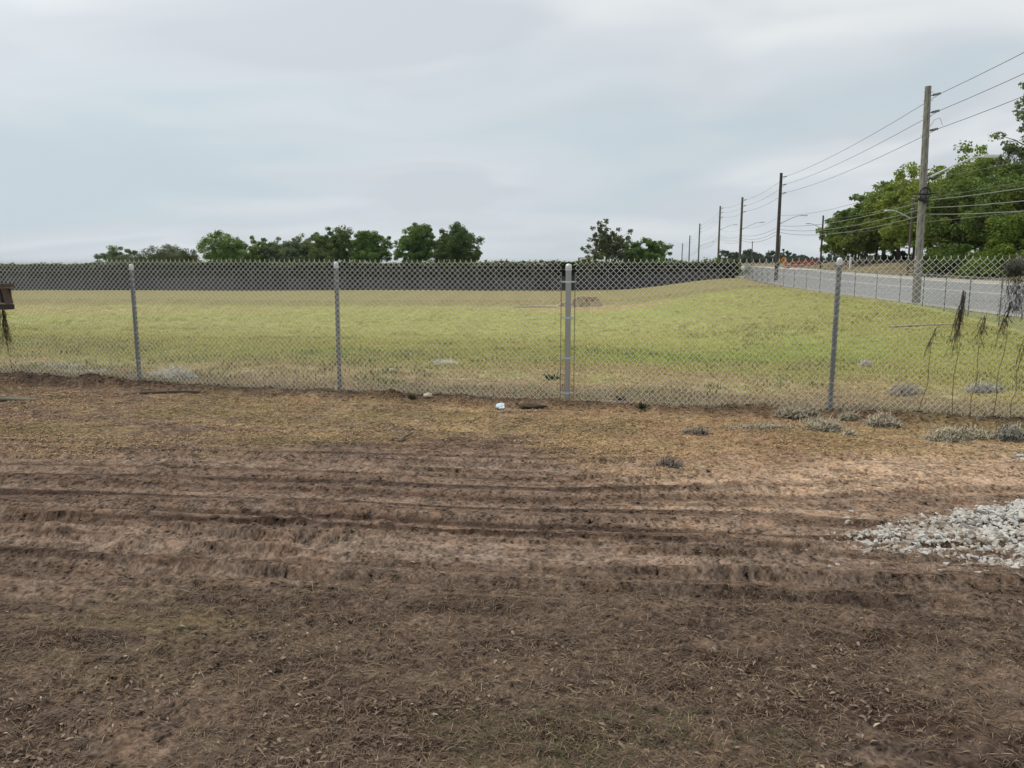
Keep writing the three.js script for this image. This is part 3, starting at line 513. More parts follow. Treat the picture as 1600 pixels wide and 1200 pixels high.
// ---------------------------------------------------------------- the wood across the road
const W1 = [0.230, 0.295, 0.054], W2 = [0.275, 0.340, 0.058], W3 = [0.180, 0.245, 0.056], W4 = [0.308, 0.447, 0.075], wood = 'trees of the wood across the road';
[
  ['spreading oak at the open end of the wood with two dark trunks', { x: 41.8, d: 100, h: 6.3, w: 4.2, th: 1.1, clumps: 120, per: 105, leaf: 0.33, col: W1, trunks: 2, seed: 101 }],
  ['taller oak behind the open-end oak with bare twigs on top', { x: 44.9, d: 106, h: 8.7, w: 4.6, th: 2, clumps: 123, per: 105, leaf: 0.3498, col: [0.180, 0.243, 0.081], trunks: 2, open: 0.25, seed: 102 }],
  ['oak on the grassy mound with several pale trunks', { x: 41, d: 93, h: 7.4, w: 4.2, th: 1.4, clumps: 126, per: 105, leaf: 0.3069, col: W3, trunks: 3, seed: 103 }],
  ['tall oak over the grassy mound with ragged twig top', { x: 45.4, d: 99, h: 9.9, w: 5, th: 2, clumps: 129, per: 105, leaf: 0.3267, col: [0.189, 0.261, 0.072], trunks: 1, open: 0.25, seed: 104 }],
  ['dense oak with one thick dark trunk where the mound ends', { x: 42.4, d: 89, h: 9.3, w: 4.6, th: 1.5, clumps: 132, per: 105, leaf: 0.2937, col: W1, trunks: 1, seed: 105 }],
  ['tall oak seen behind the leaning lamp arm', { x: 43, d: 85, h: 10.3, w: 4.8, th: 1.2, clumps: 135, per: 105, leaf: 0.2805, col: W2, trunks: 2, seed: 106 }],
  ['dense oak rising right behind the coiled-cable pole', { x: 39.6, d: 76, h: 8.8, w: 4.4, th: 0.9, clumps: 138, per: 105, leaf: 0.2508, col: W1, trunks: 3, seed: 107 }],
  ['tall bright-leaved oak behind the lamp head', { x: 41.6, d: 75, h: 10.6, w: 4.8, th: 0.8, clumps: 141, per: 105, leaf: 0.2475, col: W2, trunks: 2, seed: 108 }],
  ['shady oak with dark trunks behind the roadside thicket', { x: 37, d: 67.5, h: 7.6, w: 4, th: 0.7, clumps: 144, per: 105, leaf: 0.22275, col: W3, trunks: 3, seed: 109 }],
  ['broad deep-green oak between lamp head and mossy oak', { x: 40, d: 69, h: 9.4, w: 4.6, th: 0.5, clumps: 147, per: 105, leaf: 0.2277, col: W3, trunks: 1, seed: 110 }],
  ['dark oak filling the wood below the mossy oak', { x: 38.2, d: 62, h: 7.7, w: 4.4, th: 0.4, clumps: 150, per: 105, leaf: 0.2046, col: W3, trunks: 2, seed: 111 }],
  ['tall back oak crowding behind the mossy oak trunk', { x: 43.5, d: 64, h: 8.6, w: 4.6, th: 0.4, clumps: 153, per: 105, leaf: 0.2112, col: W1, trunks: 1, seed: 112 }],
  ['oak standing at the roadside past the vine thicket', { x: 42.0, d: 54, h: 8.6, w: 4.6, th: 0.5, clumps: 130, per: 100, leaf: 0.2, col: W3, trunks: 1, seed: 118 }],
  ['oak farthest along the roadside from the grassy mound', { x: 44.5, d: 45, h: 9.2, w: 4.8, th: 0.6, clumps: 130, per: 100, leaf: 0.2, col: W1, trunks: 2, seed: 119 }],
].forEach(([label, o]) => tree('oak_tree', label, { ...o, group: wood }));
tree('oak_tree', 'tall bare-limbed oak draped with grey moss above the wood', { x: 44.8, d: 70, h: 14.4, w: 4.0, th: 4.5, clumps: 200, per: 60, leaf: 0.24, col: [0.208, 0.256, 0.112], open: 0.6, moss: 420, trunks: 1, tr: 0.34, seed: 112 });
shrub('thicket', 'tall yellow-green vine thicket climbing up beside the mossy oak', { x: 34.6, d: 55, w: 3.4, h: 5.0, dz: 2.4, n: 120, per: 80, leaf: 0.20, col: [0.158, 0.225, 0.033], seed: 120 });
shrub('thicket', 'low bright green thicket at the roadside below the vine thicket', { x: 32.2, d: 52, w: 3.6, h: 2.1, dz: 1.6, n: 90, per: 80, leaf: 0.18, col: [0.165, 0.240, 0.036], seed: 121 });
shrub('thicket', 'mid green thicket at the roadside before the shady oak', { x: 32.0, d: 57.5, w: 3.2, h: 2.6, dz: 1.6, n: 80, per: 70, leaf: 0.18, col: [0.112, 0.173, 0.033], seed: 122 });
shrub('thicket', 'dark low thicket at the roadside behind the coiled-cable pole', { x: 34.2, d: 63.5, w: 3.2, h: 2.0, dz: 1.6, n: 70, per: 70, leaf: 0.19, col: [0.075, 0.114, 0.033], seed: 123 });
shrub('thicket', 'undergrowth at the feet of the pale-trunked oak', { x: 43.0, d: 90, w: 2.2, h: 1.2, dz: 1.2, n: 40, per: 50, leaf: 0.2, col: [0.090, 0.135, 0.036], seed: 124 });

// ---------------------------------------------------------------- utility poles and wires
const poleGrey = mat({ map: woodMap, color: C(0.36, 0.345, 0.30), roughness: 0.95, bumpMap: woodMap, bumpScale: 0.006 }), poleDark = mat({ map: woodMap, color: C(0.105, 0.085, 0.072), roughness: 0.95, bumpMap: woodMap, bumpScale: 0.006 }), poleBrown = mat({ map: woodMap, color: C(0.20, 0.165, 0.135), roughness: 0.95 });
const silver = mat({ color: C(0.62, 0.63, 0.62), metalness: 0.55, roughness: 0.4 }), rubber = mat({ color: C(0.015, 0.015, 0.016), roughness: 0.6 }), polymer = mat({ color: C(0.22, 0.22, 0.23), roughness: 0.6 });
const PR = [                                            // x, d, height, material, lamp arm: [height, reach]
  [10.9, -4, 9.2, poleGrey, null],
  [16.70, 33.2, 8.6, poleGrey, [5.05, 2.3]], [22.9, 70, 9.15, poleDark, [4.9, 1.9]], [27.0, 96, 9.0, poleBrown, [5.3, 2.2]], [31.7, 124.5, 9.9, poleBrown, [6.3, 2.2]], [38.0, 165, 9.2, poleBrown, [4.6, 2.6]],
  [44.6, 204, 8.0, poleBrown, null], [51, 243, 6.9, poleBrown, null],
];
const poleLabel = [
  'grey utility pole beside the yard carrying the wires overhead', 'weathered grey utility pole with silver lamp arm and black cable coil', 'dark brown utility pole with lamp arm, first along the road beyond the coiled-cable pole',
  'utility pole with lamp arm, second along the road beyond the coiled-cable pole', 'utility pole with lamp arm, third along the road beyond the coiled-cable pole', 'utility pole with lamp arm, fourth along the road beyond the coiled-cable pole',
  'small utility pole without lamp, fifth along the road beyond the coiled-cable pole', 'tiny utility pole, sixth along the road beyond the coiled-cable pole',
];
const attach = PR.map(() => []);
function lampArm(parent, h, reach, sgn, ground) {
  const a = new Buf(); a.tube([[sgn * 0.1, h, 0], [sgn * reach * 0.45, h + reach * 0.2, 0.0], [sgn * reach * 0.78, h + reach * 0.34, 0], [sgn * reach, h + reach * 0.37, 0]], [0.045, 0.04, 0.034, 0.03], 8);
  const arm = part('lamp_arm', a.geo(), silver, parent);
  const hs = new THREE.Shape(); hs.moveTo(0, -0.07); hs.lineTo(0.5, -0.12); hs.quadraticCurveTo(0.66, 0, 0.5, 0.12); hs.lineTo(0, 0.07);
  const hd = part('lamp_head', new THREE.ExtrudeGeometry(hs, { depth: 0.06, bevelEnabled: true, bevelSize: 0.02, bevelThickness: 0.025, bevelSegments: 2 }).rotateX(-Math.PI / 2).rotateY(sgn > 0 ? 0 : Math.PI), mat({ color: C(0.70, 0.70, 0.68), roughness: 0.5 }), arm); hd.position.set(sgn * (reach - 0.05), h + reach * 0.37 - 0.02, 0);
  return arm;
}
PR.forEach(([x, d, H, m, lamp], k) => {
  const gy = land(x, d), P = thing('utility_pole', poleLabel[k], 'utility pole', [x, gy, -d], k > 1 ? 'poles along the road' : undefined), b = new Buf();
  b.tube([[0, -0.4, 0], [k === 1 ? -0.06 : 0, H * 0.5, 0], [k === 1 ? -0.16 : 0.02, H, 0]], [0.165, 0.142, 0.118], 16); part('pole', b.geo(), m, P);
  if (lamp) lampArm(P, lamp[0], lamp[1], 1);
  const lx = k === 1 ? -0.14 : 0;
  for (const dy of [0.36, 1.02, 1.72]) {                // polymer dead-end insulators on the road side
    const I = new Buf(), L = 0.42; I.tube([[0.1, H - dy, 0], [0.1 + L, H - dy + 0.10, 0]], 0.02, 6); for (let q = 0; q < 5; q++) { const t = 0.28 + q * 0.15, c = [0.1 + L * t, H - dy + 0.10 * t, 0]; I.tube([[c[0] - 0.012, c[1], 0], [c[0] + 0.012, c[1] + 0.005, 0]], 0.05, 8); }
    part('insulator', I.geo(), polymer, P).position.x = lx; attach[k].push([x + lx + 0.1 + L, gy + H - dy + 0.1, -d]);
  }
  for (const dy of [3.55, 4.42, 4.72, 4.98]) attach[k].push([x + 0.17, gy + H - dy, -d]);
  if (k === 1) {
    const g = new THREE.TorusGeometry(0.225, 0.022, 8, 28); const r = part('cable_coil', g, rubber, P); r.position.set(-0.06, 4.44, 0.20); r.rotation.x = 0.08;
    const r2 = part('cable_coil', new THREE.TorusGeometry(0.205, 0.016, 8, 28), rubber, P); r2.position.set(-0.08, 4.42, 0.24);
    const en = part('splice_box', new THREE.CapsuleGeometry(0.085, 0.30, 5, 12).rotateZ(1.25), rubber, P); en.position.set(-0.12, 4.17, 0.2);
    const v = new Buf(); v.tube([[0.15, H - 3.5, 0.05], [0.05, H - 4.0, 0.16], [-0.04, H - 4.6, 0.17], [0.02, 4.6, 0.19]], 0.016, 6); part('drop_cable', v.geo(), rubber, P);
    const cb = new Buf(); cb.tube([[-0.5, 4.42, 0.02], [0.0, 4.40, 0.19], [0.55, 4.46, 0.02]], 0.03, 6); part('cable_bundle', cb.geo(), rubber, P);
    for (const dy of [0.12, 0.45, 1.05, 1.8]) { const t = new Buf(); t.tube([[-0.2, H - dy - 0.1, 0], [0.2, H - dy - 0.1, 0]], 0.012, 6); part('through_bolt', t.geo(), silver, P).position.x = -0.13; }
    const ar = part('arrester', new THREE.CylinderGeometry(0.035, 0.045, 0.22, 10), polymer, P); ar.position.set(-0.2, H - 1.25, 0.02);
    const j = new Buf(); j.tube([[0.14, H - 1.55, 0.05], [0.3, H - 1.28, 0.05], [0.52, H - 1.22, 0.03], [0.66, H - 1.5, 0]], 0.008, 5); part('jumper_wire', j.geo(), darkSteel, P).position.x = -0.13;
  }
});
function span(a, b, sag, n = 14) { const p = []; for (let k = 0; k <= n; k++) { const t = k / n; p.push([lerp(a[0], b[0], t), lerp(a[1], b[1], t) - sag * 4 * t * (1 - t), lerp(a[2], b[2], t)]); } return p; }
const wireM = mat({ color: C(0.13, 0.14, 0.15), metalness: 0.2, roughness: 0.6 }), cableM = mat({ color: C(0.20, 0.21, 0.19), roughness: 0.6 });
['topmost overhead conductor strung along the roadside utility poles', 'second overhead conductor below the topmost on the roadside poles', 'third overhead conductor from the top on the roadside poles', 'lone neutral wire midway down the roadside utility poles',
  'upper communication cable on the roadside poles at the cable coil', 'middle communication cable on the roadside poles at the cable coil', 'lowest communication cable on the roadside poles at the cable coil'].forEach((label, w) => {
  let pts = []; for (let k = 0; k < PR.length - 1; k++) { const s = span(attach[k][w], attach[k + 1][w], [0.35, 0.35, 0.35, 0.5, 0.45, 0.55, 0.6][w] * (k === 0 ? 1.25 : 0.8)); pts = k ? pts.concat(s.slice(1)) : s; }
  const o = pts[0], b = new Buf(); b.tube(pts.map((q) => [q[0] - o[0], q[1] - o[1], q[2] - o[2]]), w < 3 ? 0.011 : w === 3 ? 0.009 : 0.016, 5); top(w < 4 ? 'power_line' : 'communication_cable', b.geo(), w < 4 ? wireM : cableM, label, w < 4 ? 'power line' : 'cable', o);
});
// poles across the road
const across = [[30.6, 62.5, 5.95, [4.35, 1.55], 'slim brown pole with a lamp arm across the road before the wood', poleBrown, 0.085], [36.6, 96, 6.2, [4.7, 1.5], 'thin dark pole with a lamp arm across the road at the wood end', poleDark, 0.12], [46.5, 150, 5.6, null, 'thin pole across the road between the receding pole row and the sign', poleBrown, 0.12], [52.3, 176, 5.2, null, 'faint thin pole with crosspiece standing behind the hedge end', poleBrown, 0.11]];
across.forEach(([x, d, H, lamp, label, m, r], k) => {
  if (k === 2) x = 0.336 * d - 0.9; if (k === 3) x = 0.296 * d;
  const P = thing('slim_pole', label, 'pole', [x, land(x, d), -d]), b = new Buf(); b.tube([[0, -0.3, 0], [0.02, H, 0]], [r, r * 0.8], 10); part('pole', b.geo(), m, P);
  if (lamp) lampArm(P, lamp[0], lamp[1], -1);
  if (k === 3) { const c = new Buf(); c.tube([[-0.45, H - 0.2, 0], [0.45, H - 0.2, 0]], 0.05, 6); part('crosspiece', c.geo(), m, P); }
  if (k < 2) for (const y of [H - 0.15, H - 0.9]) { const t = new Buf(); t.tube([[-0.12, y, 0.05], [0.12, y, 0.05]], 0.03, 6); part('bracket', t.geo(), silver, P); }
});
{ // cables of the far side poles
  const A = [30.6, land(30.6, 62.5), -62.5], B2 = [36.6, land(36.6, 96), -96];
  [[5.7, 5.9], [4.0, 4.4]].forEach(([ha, hb], k) => { const e = [27.5, A[1] + ha + 0.4, -24], pts = span(e, [A[0], A[1] + ha, A[2]], 0.3).concat(span([A[0], A[1] + ha, A[2]], [B2[0], B2[1] + hb, B2[2]], 0.4).slice(1)), o = pts[0], b = new Buf(); b.tube(pts.map((q) => q.map((v, i) => v - o[i])), 0.011, 5); top('communication_cable', b.geo(), cableM, ['upper thin cable hung from the slim poles across the road', 'lower thin cable hung from the slim poles across the road'][k], 'cable', o); });
}

// ---------------------------------------------------------------- road works at the far end
{
  const x = 36.9, d = 110, gy = land(x, d), S = thing('warning_sign', 'orange diamond road works sign standing behind red barrier mesh', 'sign', [x, gy, -d]);
  const g = new THREE.BoxGeometry(0.62, 0.62, 0.02).rotateZ(Math.PI / 4); const pl = part('sign_panel', g, mat({ color: C(0.80, 0.33, 0.02), roughness: 0.6 }), S); pl.position.y = 1.28;
  const ar = part('sign_symbol', mergeGeometries([box(0.14, 0.2, 0.012), box(0.06, 0.3, 0.012, -0.1, 0.02)]), mat({ color: C(0.03, 0.03, 0.03), roughness: 0.7 }), pl); ar.position.z = 0.018;
  const st = new Buf(); st.tube([[0, 0, -0.02], [0, 1.3, -0.02]], 0.03, 6); part('stand', st.geo(), darkSteel, S);
}
for (let k = 0; k < 5; k++) {
  const x = 36.9 + k * 1.02, d = 108 + k * 0.4, gy = land(x, d), B = thing('barrier', 'red road works barrier panel standing in a row below the diamond sign', 'barrier', [x, gy, -d], 'red barriers at the road works');
  part('panel', mergeGeometries([box(0.98, 0.16, 0.05, 0, 0.86), box(0.98, 0.2, 0.05, 0, 0.54), box(0.98, 0.16, 0.05, 0, 0.24)]), mat({ color: C(0.50, 0.085, 0.06), roughness: 0.7 }), B);
  for (const s of [-1, 1]) part('leg', box(0.06, 0.96, 0.06, s * 0.46, 0.48, -0.06), mat({ color: C(0.45, 0.1, 0.07), roughness: 0.7 }), B);
}
{ // digger cab seen above the hedge
  const x = 10.6, d = 118, D = thing('digger', 'yellow digger with dark cab windows showing above the hedge', 'digger', [x, land(x, d), -d]);
  const yel = mat({ color: C(0.32, 0.26, 0.10), roughness: 0.6 }), glass = mat({ color: C(0.02, 0.025, 0.03), roughness: 0.15 });
  part('roof', box(1.9, 0.14, 1.4, 0, 2.36), yel, D); for (const sx of [-0.8, 0.8]) for (const sz of [-0.6, 0.6]) part('cab_post', box(0.1, 0.75, 0.1, sx, 1.915, sz), yel, D);
  part('body', box(2.6, 0.7, 1.6, 0.3, 1.19), yel, D); part('windscreen', box(1.3, 0.6, 0.04, 0, 1.9, 0.58), glass, D);
  for (const s of [-1, 1]) { const w = part('track', new THREE.CapsuleGeometry(0.42, 2.0, 4, 10).rotateZ(Math.PI / 2).translate(0, 0.42, s * 0.75), rubber, D); w.scale.z = 0.9; }
  const ex = new Buf(); ex.tube([[-0.95, 1.5, 0.3], [-0.95, 2.3, 0.3]], 0.05, 6); part('exhaust_pipe', ex.geo(), rubber, D);
}
top('marker_post', new THREE.LatheGeometry([[0.13, 0], [0.13, 1.15], [0.10, 1.22], [0.0001, 1.26]].map(([a, b]) => new THREE.Vector2(a, b)), 12), mat({ color: C(0.72, 0.72, 0.70), roughness: 0.7 }), 'short white marker post on the mound below the open-end oak', 'post', [36.4, land(36.4, 87), -87]);

// ---------------------------------------------------------------- washed-out hollow in the far bank of the basin
{
  const x0 = 4.5, d0 = 55.5, g = new THREE.PlaneGeometry(4.2, 2.4, 80, 48).rotateX(-Math.PI / 2), p = g.attributes.position, col = [];
  for (let i = 0; i < p.count; i++) {
    const x = p.getX(i), z = p.getZ(i), t = 0.5 - z / 2.4, ux = (x + 2.1) / 4.2;
    const env = 0.78 * sm(0.0, 0.55, ux) * (1 - sm(0.80, 0.97, ux)) * (0.85 + 0.3 * fbm(x * 1.8, 2, 3)), edge = 0.26 + 0.10 * Math.sin(x * 1.3) + 0.06 * vn(x * 3, 5);
    const up = sm(edge, edge + 0.10, t), back = 1 - sm(edge + 0.15, 0.98, t), rim = sm(0, 0.05, t) * sm(0, 0.03, ux) * sm(0, 0.03, 1 - ux);
    p.setY(i, land(x0 + x, d0 - z) - 0.06 + 0.07 * rim + env * up * back + 0.05 * fbm(x * 6, z * 6, 3) * env);
    p.setZ(i, z + 0.10 * up * (1 - sm(edge + 0.10, edge + 0.2, t)));               // the lip overhangs a little
    const c = t > edge + 0.10 ? fieldColor(x0 + x, d0 - z) : mixc([0.58, 0.48, 0.32], [0.40, 0.31, 0.20], clamp(0.5 + fbm(x * 3, z * 4, 3) * 1.5)); col.push(...c.map((v) => v * K));
  }
  g.setAttribute('color', new THREE.Float32BufferAttribute(col, 3)); g.computeVertexNormals();
  top('washout', g, soilMat, 'bare washed-out hollow of pale soil in the grassy far bank', 'hollow', [x0, 0, -d0]);
  const b = new Buf(); b.tube([[-4.4, land(0.2, 55) + 0.03, 1], [-2.6, land(2, 55) + 0.06, 1.1], [-1.4, land(3.2, 55) + 0.04, 1.2]], [0.04, 0.06, 0.04], 6); top('pale_branch', b.geo(), mat({ color: C(0.48, 0.42, 0.3), roughness: 0.9 }), 'thin pale branch lying on the basin floor beside the washed-out hollow', 'branch', [x0, 0, -d0]);
}

// ---------------------------------------------------------------- grass, straw, leaves, stones: what nobody could count
const M4 = new THREE.Matrix4(), Q = new THREE.Quaternion(), EU = new THREE.Euler(), SC = new THREE.Vector3(), PO = new THREE.Vector3();
function scatter(name, label, category, geo, material, list) {
  const m = shadow(new THREE.InstancedMesh(geo, material, list.length)); m.name = numbered(name);
  list.forEach(([x, y, z, ex, ey, ez, sx, sy, sz, c], k) => { M4.compose(PO.set(x, y, z), Q.setFromEuler(EU.set(ex, ey, ez, 'YXZ')), SC.set(sx, sy, sz)); m.setMatrixAt(k, M4); m.setColorAt(k, C(...c)); });
  scene.add(m); return tag(m, label, category, null, 'stuff');
}
function bladeGeo(n, spread, h, w) {         // a tuft of n bent blades
  const B = new Buf();
  for (let k = 0; k < n; k++) {
    const a = rr(0, 6.28), r = spread * Math.sqrt(rnd()), cx = Math.cos(a) * r, cz = Math.sin(a) * r, b = rr(0, 6.28), L = h * rr(0.55, 1.25), lean = rr(0.15, 0.95), dx = Math.cos(b), dz = Math.sin(b), t = rr(0.7, 1.2), s = B.count;
    const c = [t * rr(0.92, 1.1), t, t * rr(0.8, 1.05)];
    [[0, 0, 1], [0.35 * lean, 0.55, 0.8], [0.9 * lean, 0.95 - 0.3 * lean, 0.02]].forEach(([o, y, ww]) => { for (const q of [-1, 1]) B.v(cx + dx * o * L - dz * q * w * ww / 2, y * L, cz + dz * o * L + dx * q * w * ww / 2, -dx * 0.5, 0.75, -dz * 0.5, c); });
    B.i.push(s, s + 1, s + 2, s + 1, s + 3, s + 2, s + 2, s + 3, s + 4, s + 3, s + 5, s + 4);
  }
  return B.geo();
}
const bladeMat = new THREE.MeshPhysicalMaterial({ specularIntensity: 0.15, vertexColors: true, roughness: 0.9, side: THREE.DoubleSide });
{
  reseed(303); const L = [];
  while (L.length < 130000) {
    const d = 8.4 * Math.exp(Math.pow(rnd(), 1.15) * 1.95), x = rr(-0.78, 0.8) * d, s = d - fenceD(x); if (s < 0.25 || x > roadFence(d) - 0.3) continue;
    if (s < 3 && rnd() > 0.25 + 0.3 * s + fbm(x * 1.2, d * 1.2, 3) * 0.6) continue;
    const c = fieldColor(x, d), v = 1.12 * (1 + 0.22 * gauss()), dead = rnd() < 0.35 ? 1 : 0, cc = mixc(c, [0.48, 0.38, 0.18], dead * 0.6).map((q) => q * v), sz = rr(0.7, 1.3) * (1 + d * 0.012);
    L.push([x, groundY(x, d) - 0.005, -d, 0, rr(0, 6.28), 0, sz, sz * (s < 3 ? 0.7 : 1), sz, cc]);
  }
  scatter('field_grass', 'short olive and straw coloured mown grass covering the field past the fence', 'grass', bladeGeo(14, 0.11, 0.030, 0.0045), bladeMat, L);
}
{ // taller tufts missed by the mower
  reseed(323); const L = [];
  while (L.length < 2600) {
    const d = 10.5 * Math.exp(rnd() * 1.5), x = rr(-0.75, 0.75) * d, s = d - fenceD(x); if (s < 0.8 || x > roadFence(d) - 0.5 || rnd() > clamp(0.25 + 2 * fbm(x * 0.5 + 60, d * 0.4, 3))) continue;
    const t = 1 + 0.2 * gauss(), c = (rnd() < 0.6 ? [0.19, 0.225, 0.07] : [0.36, 0.30, 0.15]).map((q) => q * t), z = rr(0.7, 1.6);
    L.push([x, groundY(x, d) - 0.005, -d, rr(-0.15, 0.15), rr(0, 6.28), rr(-0.15, 0.15), z * 1.3, z, z * 1.3, c]);
  }
  scatter('grass_tufts', 'scattered taller olive grass tufts left standing in the mown field', 'grass', bladeGeo(16, 0.07, 0.075, 0.006), bladeMat, L);
}
{ // dry weeds and grass standing in and behind the wire
  reseed(313); const L = [];
  while (L.length < 16000) {
    const x = rr(-10, 8.5), s = Math.abs(gauss()) * 1.1 + 0.02, d = fenceD(x) + s; if (rnd() > clamp(0.55 + 1.6 * fbm(x * 0.9 + 2, s * 1.2, 3))) continue;
    const t = 1 + 0.22 * gauss(), c = (rnd() < 0.15 ? [0.24, 0.25, 0.10] : rnd() < 0.5 ? [0.42, 0.345, 0.235] : [0.30, 0.24, 0.175]).map((q) => clamp(q * t, 0.03, 0.7)), z = rr(0.7, 1.5);
    L.push([x, groundY(x, d) - 0.005, -d, rr(-0.3, 0.3), rr(0, 6.28), rr(-0.3, 0.3), z, z * rr(0.4, 1.1) * (rnd() < 0.03 ? 2.2 : 1), z, c]);
  }
  scatter('dry_grass', 'tangled tan and grey dry grass along the foot of the chain link', 'grass', bladeGeo(10, 0.08, 0.040, 0.004), bladeMat, L);
}
const flatBlade = (() => { const B = new Buf(); [[-0.5, 0, 0.6], [-0.2, 0.06, 1], [0.2, 0.07, 1], [0.5, 0.0, 0.25]].forEach(([x, y, w]) => { for (const q of [-1, 1]) B.v(x, y, q * w * 0.5, 0, 1, 0, [1, 1, 1]); }); for (let k = 0; k < 3; k++) { const q = k * 2; B.i.push(q, q + 1, q + 2, q + 1, q + 3, q + 2); } return B.geo(); })();
{
  reseed(404); const L = [];
  while (L.length < 125000) {                      // straw litter between the tracks and the fence
    const d = rr(6.3, 12), x = rr(-0.95, 0.95) * d, s = d - fenceD(x); if (s > 1.6) continue;
    const band = strawBand(x, d), den = band * (0.5 + 0.9 * fbm(x * 1.5, d * 2.2, 3)) * (1 - 0.75 * Math.exp(-Math.pow((s + 0.05) / 0.3, 2))); if (rnd() > den) continue;
    const g = fbm(x * 0.55 + 20, d * 1.1, 4), t = (1 + 0.42 * gauss()); let c = rnd() < clamp(0.12 + g) ? [0.21, 0.175, 0.075] : rnd() < 0.5 ? [0.43, 0.31, 0.17] : [0.31, 0.20, 0.12]; c = c.map((q) => clamp(q * t * 1.1, 0.02, 0.6)); const l = rr(0.012, 0.042);
    L.push([x, yardH(x, d) + 0.006, -d, rr(-0.5, 0.5), rr(0, 6.28), rr(-0.5, 0.5), l, l, rr(0.003, 0.008), c]);
  }
  while (L.length < 250000) {                     // dry fibres worked into the soil in the foreground
    const d = 1.9 + 5 * Math.pow(rnd(), 1.5), x = rr(-0.85, 0.85) * d, lit = 1 - sm(3.4, 4.7, d + 0.5 * fbm(x * 0.8, d * 1.3, 4)); if (rnd() > 0.02 + lit * (0.55 + 0.9 * fbm(x * 2.2, d * 2.6, 3))) continue;
    const t = 1 + 0.35 * gauss(), grn = fbm(x * 1.1 + 26, d * 1.4, 4) > 0.16 && d < 2.9 && rnd() < 0.3; const c = (grn ? [0.085, 0.090, 0.040] : rnd() < 0.2 ? [0.30, 0.22, 0.145] : [0.155, 0.112, 0.082]).map((q) => clamp(q * t, 0.02, 0.6)), l = rr(0.012, 0.055) * (rnd() < 0.06 ? 1.8 : 1);
    L.push([x, yardH(x, d) + 0.003, -d, rr(-0.4, 0.4), rr(0, 6.28), rr(-0.45, 0.45), l, l, rr(0.0012, 0.003), c]);
  }
  scatter('straw_litter', 'dry straw and grass fibres strewn over the brown soil', 'straw', flatBlade, bladeMat, L);
}
{ // fallen oak leaves in the foreground
  reseed(505); const B = new Buf(), N = 7; for (let k = 0; k <= N; k++) { const t = k / N, x = t - 0.5, w = 0.20 * Math.pow(Math.sin(Math.PI * clamp(t * 0.93 + 0.04)), 0.8) * (1 + 0.12 * Math.sin(k * 2.2)), y = 0.10 * Math.sin(t * 3.0) ; for (const q of [-1, 0, 1]) B.v(x, y + (q ? 0.07 * Math.abs(w) / 0.2 : 0), q * w, 0, 1, 0, q ? [1, 1, 1] : [1.15, 1.13, 1.1]); }
  for (let k = 0; k < N; k++) for (const q of [0, 1]) { const a = k * 3 + q; B.i.push(a, a + 1, a + 3, a + 1, a + 4, a + 3); }
  const g = B.geo(); g.computeVertexNormals(); const L = [];
  while (L.length < 4000) {
    const d = 2.0 + 3.4 * Math.pow(rnd(), 1.35), x = rr(-0.85, 0.85) * d, lit = 1 - sm(2.5, 3.7, d + 0.6 * fbm(x * 0.8, d * 1.3, 4)); if (rnd() > 0.012 + lit * clamp(0.35 + 1.3 * fbm(x * 1.6 + 8, d * 1.9, 3))) continue;
    const t = 1 + 0.32 * gauss(), c = (rnd() < 0.04 ? [0.36, 0.28, 0.205] : rnd() < 0.35 ? [0.23, 0.172, 0.128] : [0.145, 0.106, 0.080]).map((q) => clamp(q * t, 0.03, 0.6)), l = rr(0.010, 0.034);
    L.push([x, yardH(x, d) + 0.006, -d, rr(-0.6, 0.6), rr(0, 6.28), rr(-0.5, 0.5), l, l * rr(0.5, 1.6), l * rr(0.7, 1.25), c]);
  }
  scatter('leaf_litter', 'curled brown and tan fallen leaves on the bare ground', 'leaves', g, bladeMat, L);
}
function rock(seed, detail = 1, rough = 0.3) { reseed(seed); const g = new THREE.IcosahedronGeometry(0.5, detail), p = g.attributes.position, sx = rr(0.8, 1.2), sy = rr(0.55, 0.8), sz = rr(0.75, 1.1), cuts = Array.from({ length: 7 }, () => [randDir(), rr(0.30, 0.44)]); for (let i = 0; i < p.count; i++) { const v = V3(p.getX(i), p.getY(i), p.getZ(i)); for (const [n, o] of cuts) { const e = v.dot(n) - o; if (e > 0) v.addScaledVector(n, -e); } const k = 1 + rough * 0.4 * vn(v.x * 5 + seed, v.y * 5 + v.z * 3); p.setXYZ(i, v.x * sx * k, v.y * sy * k, v.z * sz * k); } g.computeVertexNormals(); return g; }
{ // clods of soil
  const L = [[], []]; reseed(606);
  let n = 0; while (n < 9000) {
    const near = rnd() < 0.55, d = near ? rr(3.2, 7.6) : fenceD(0) + rr(-3, 3), x = rr(-0.85, 0.85) * d, s = d - fenceD(x), z = trackZone(x, d), bk = Math.exp(-Math.pow((s + 0.02) / 0.3, 2)); if (s > 1.5) continue;
    if (rnd() > Math.max(z * clamp(fbm(x * 1.4, d * 3, 3) * 2.2), bk * 0.9, 0.02)) continue;
    const t = 1 + 0.25 * gauss(), c = mixc(yardColor(x, d), earthDark, rnd() * 0.35).map((q) => clamp(q * t, 0.01, 0.6)), l = rr(0.006, 0.02) * (bk > 0.4 ? 1.6 : 1) * (rnd() < 0.05 ? 1.8 : 1);
    L[n % 2].push([x, yardH(x, d) + l * 0.05, -d, rr(-0.5, 0.5), rr(0, 6), rr(-0.5, 0.5), l * rr(1, 1.9), l * 0.7, l * rr(0.8, 1.4), c]); n++;
  }
  L.forEach((l, k) => scatter('soil_clods', ['loose crumbs of dark soil on the tyre tracks and fence foot', 'small broken lumps of brown earth lying among the tyre tracks'][k], 'soil', rock(11 + k, 1, 0.6), mat({ roughness: 1 }), l));
}
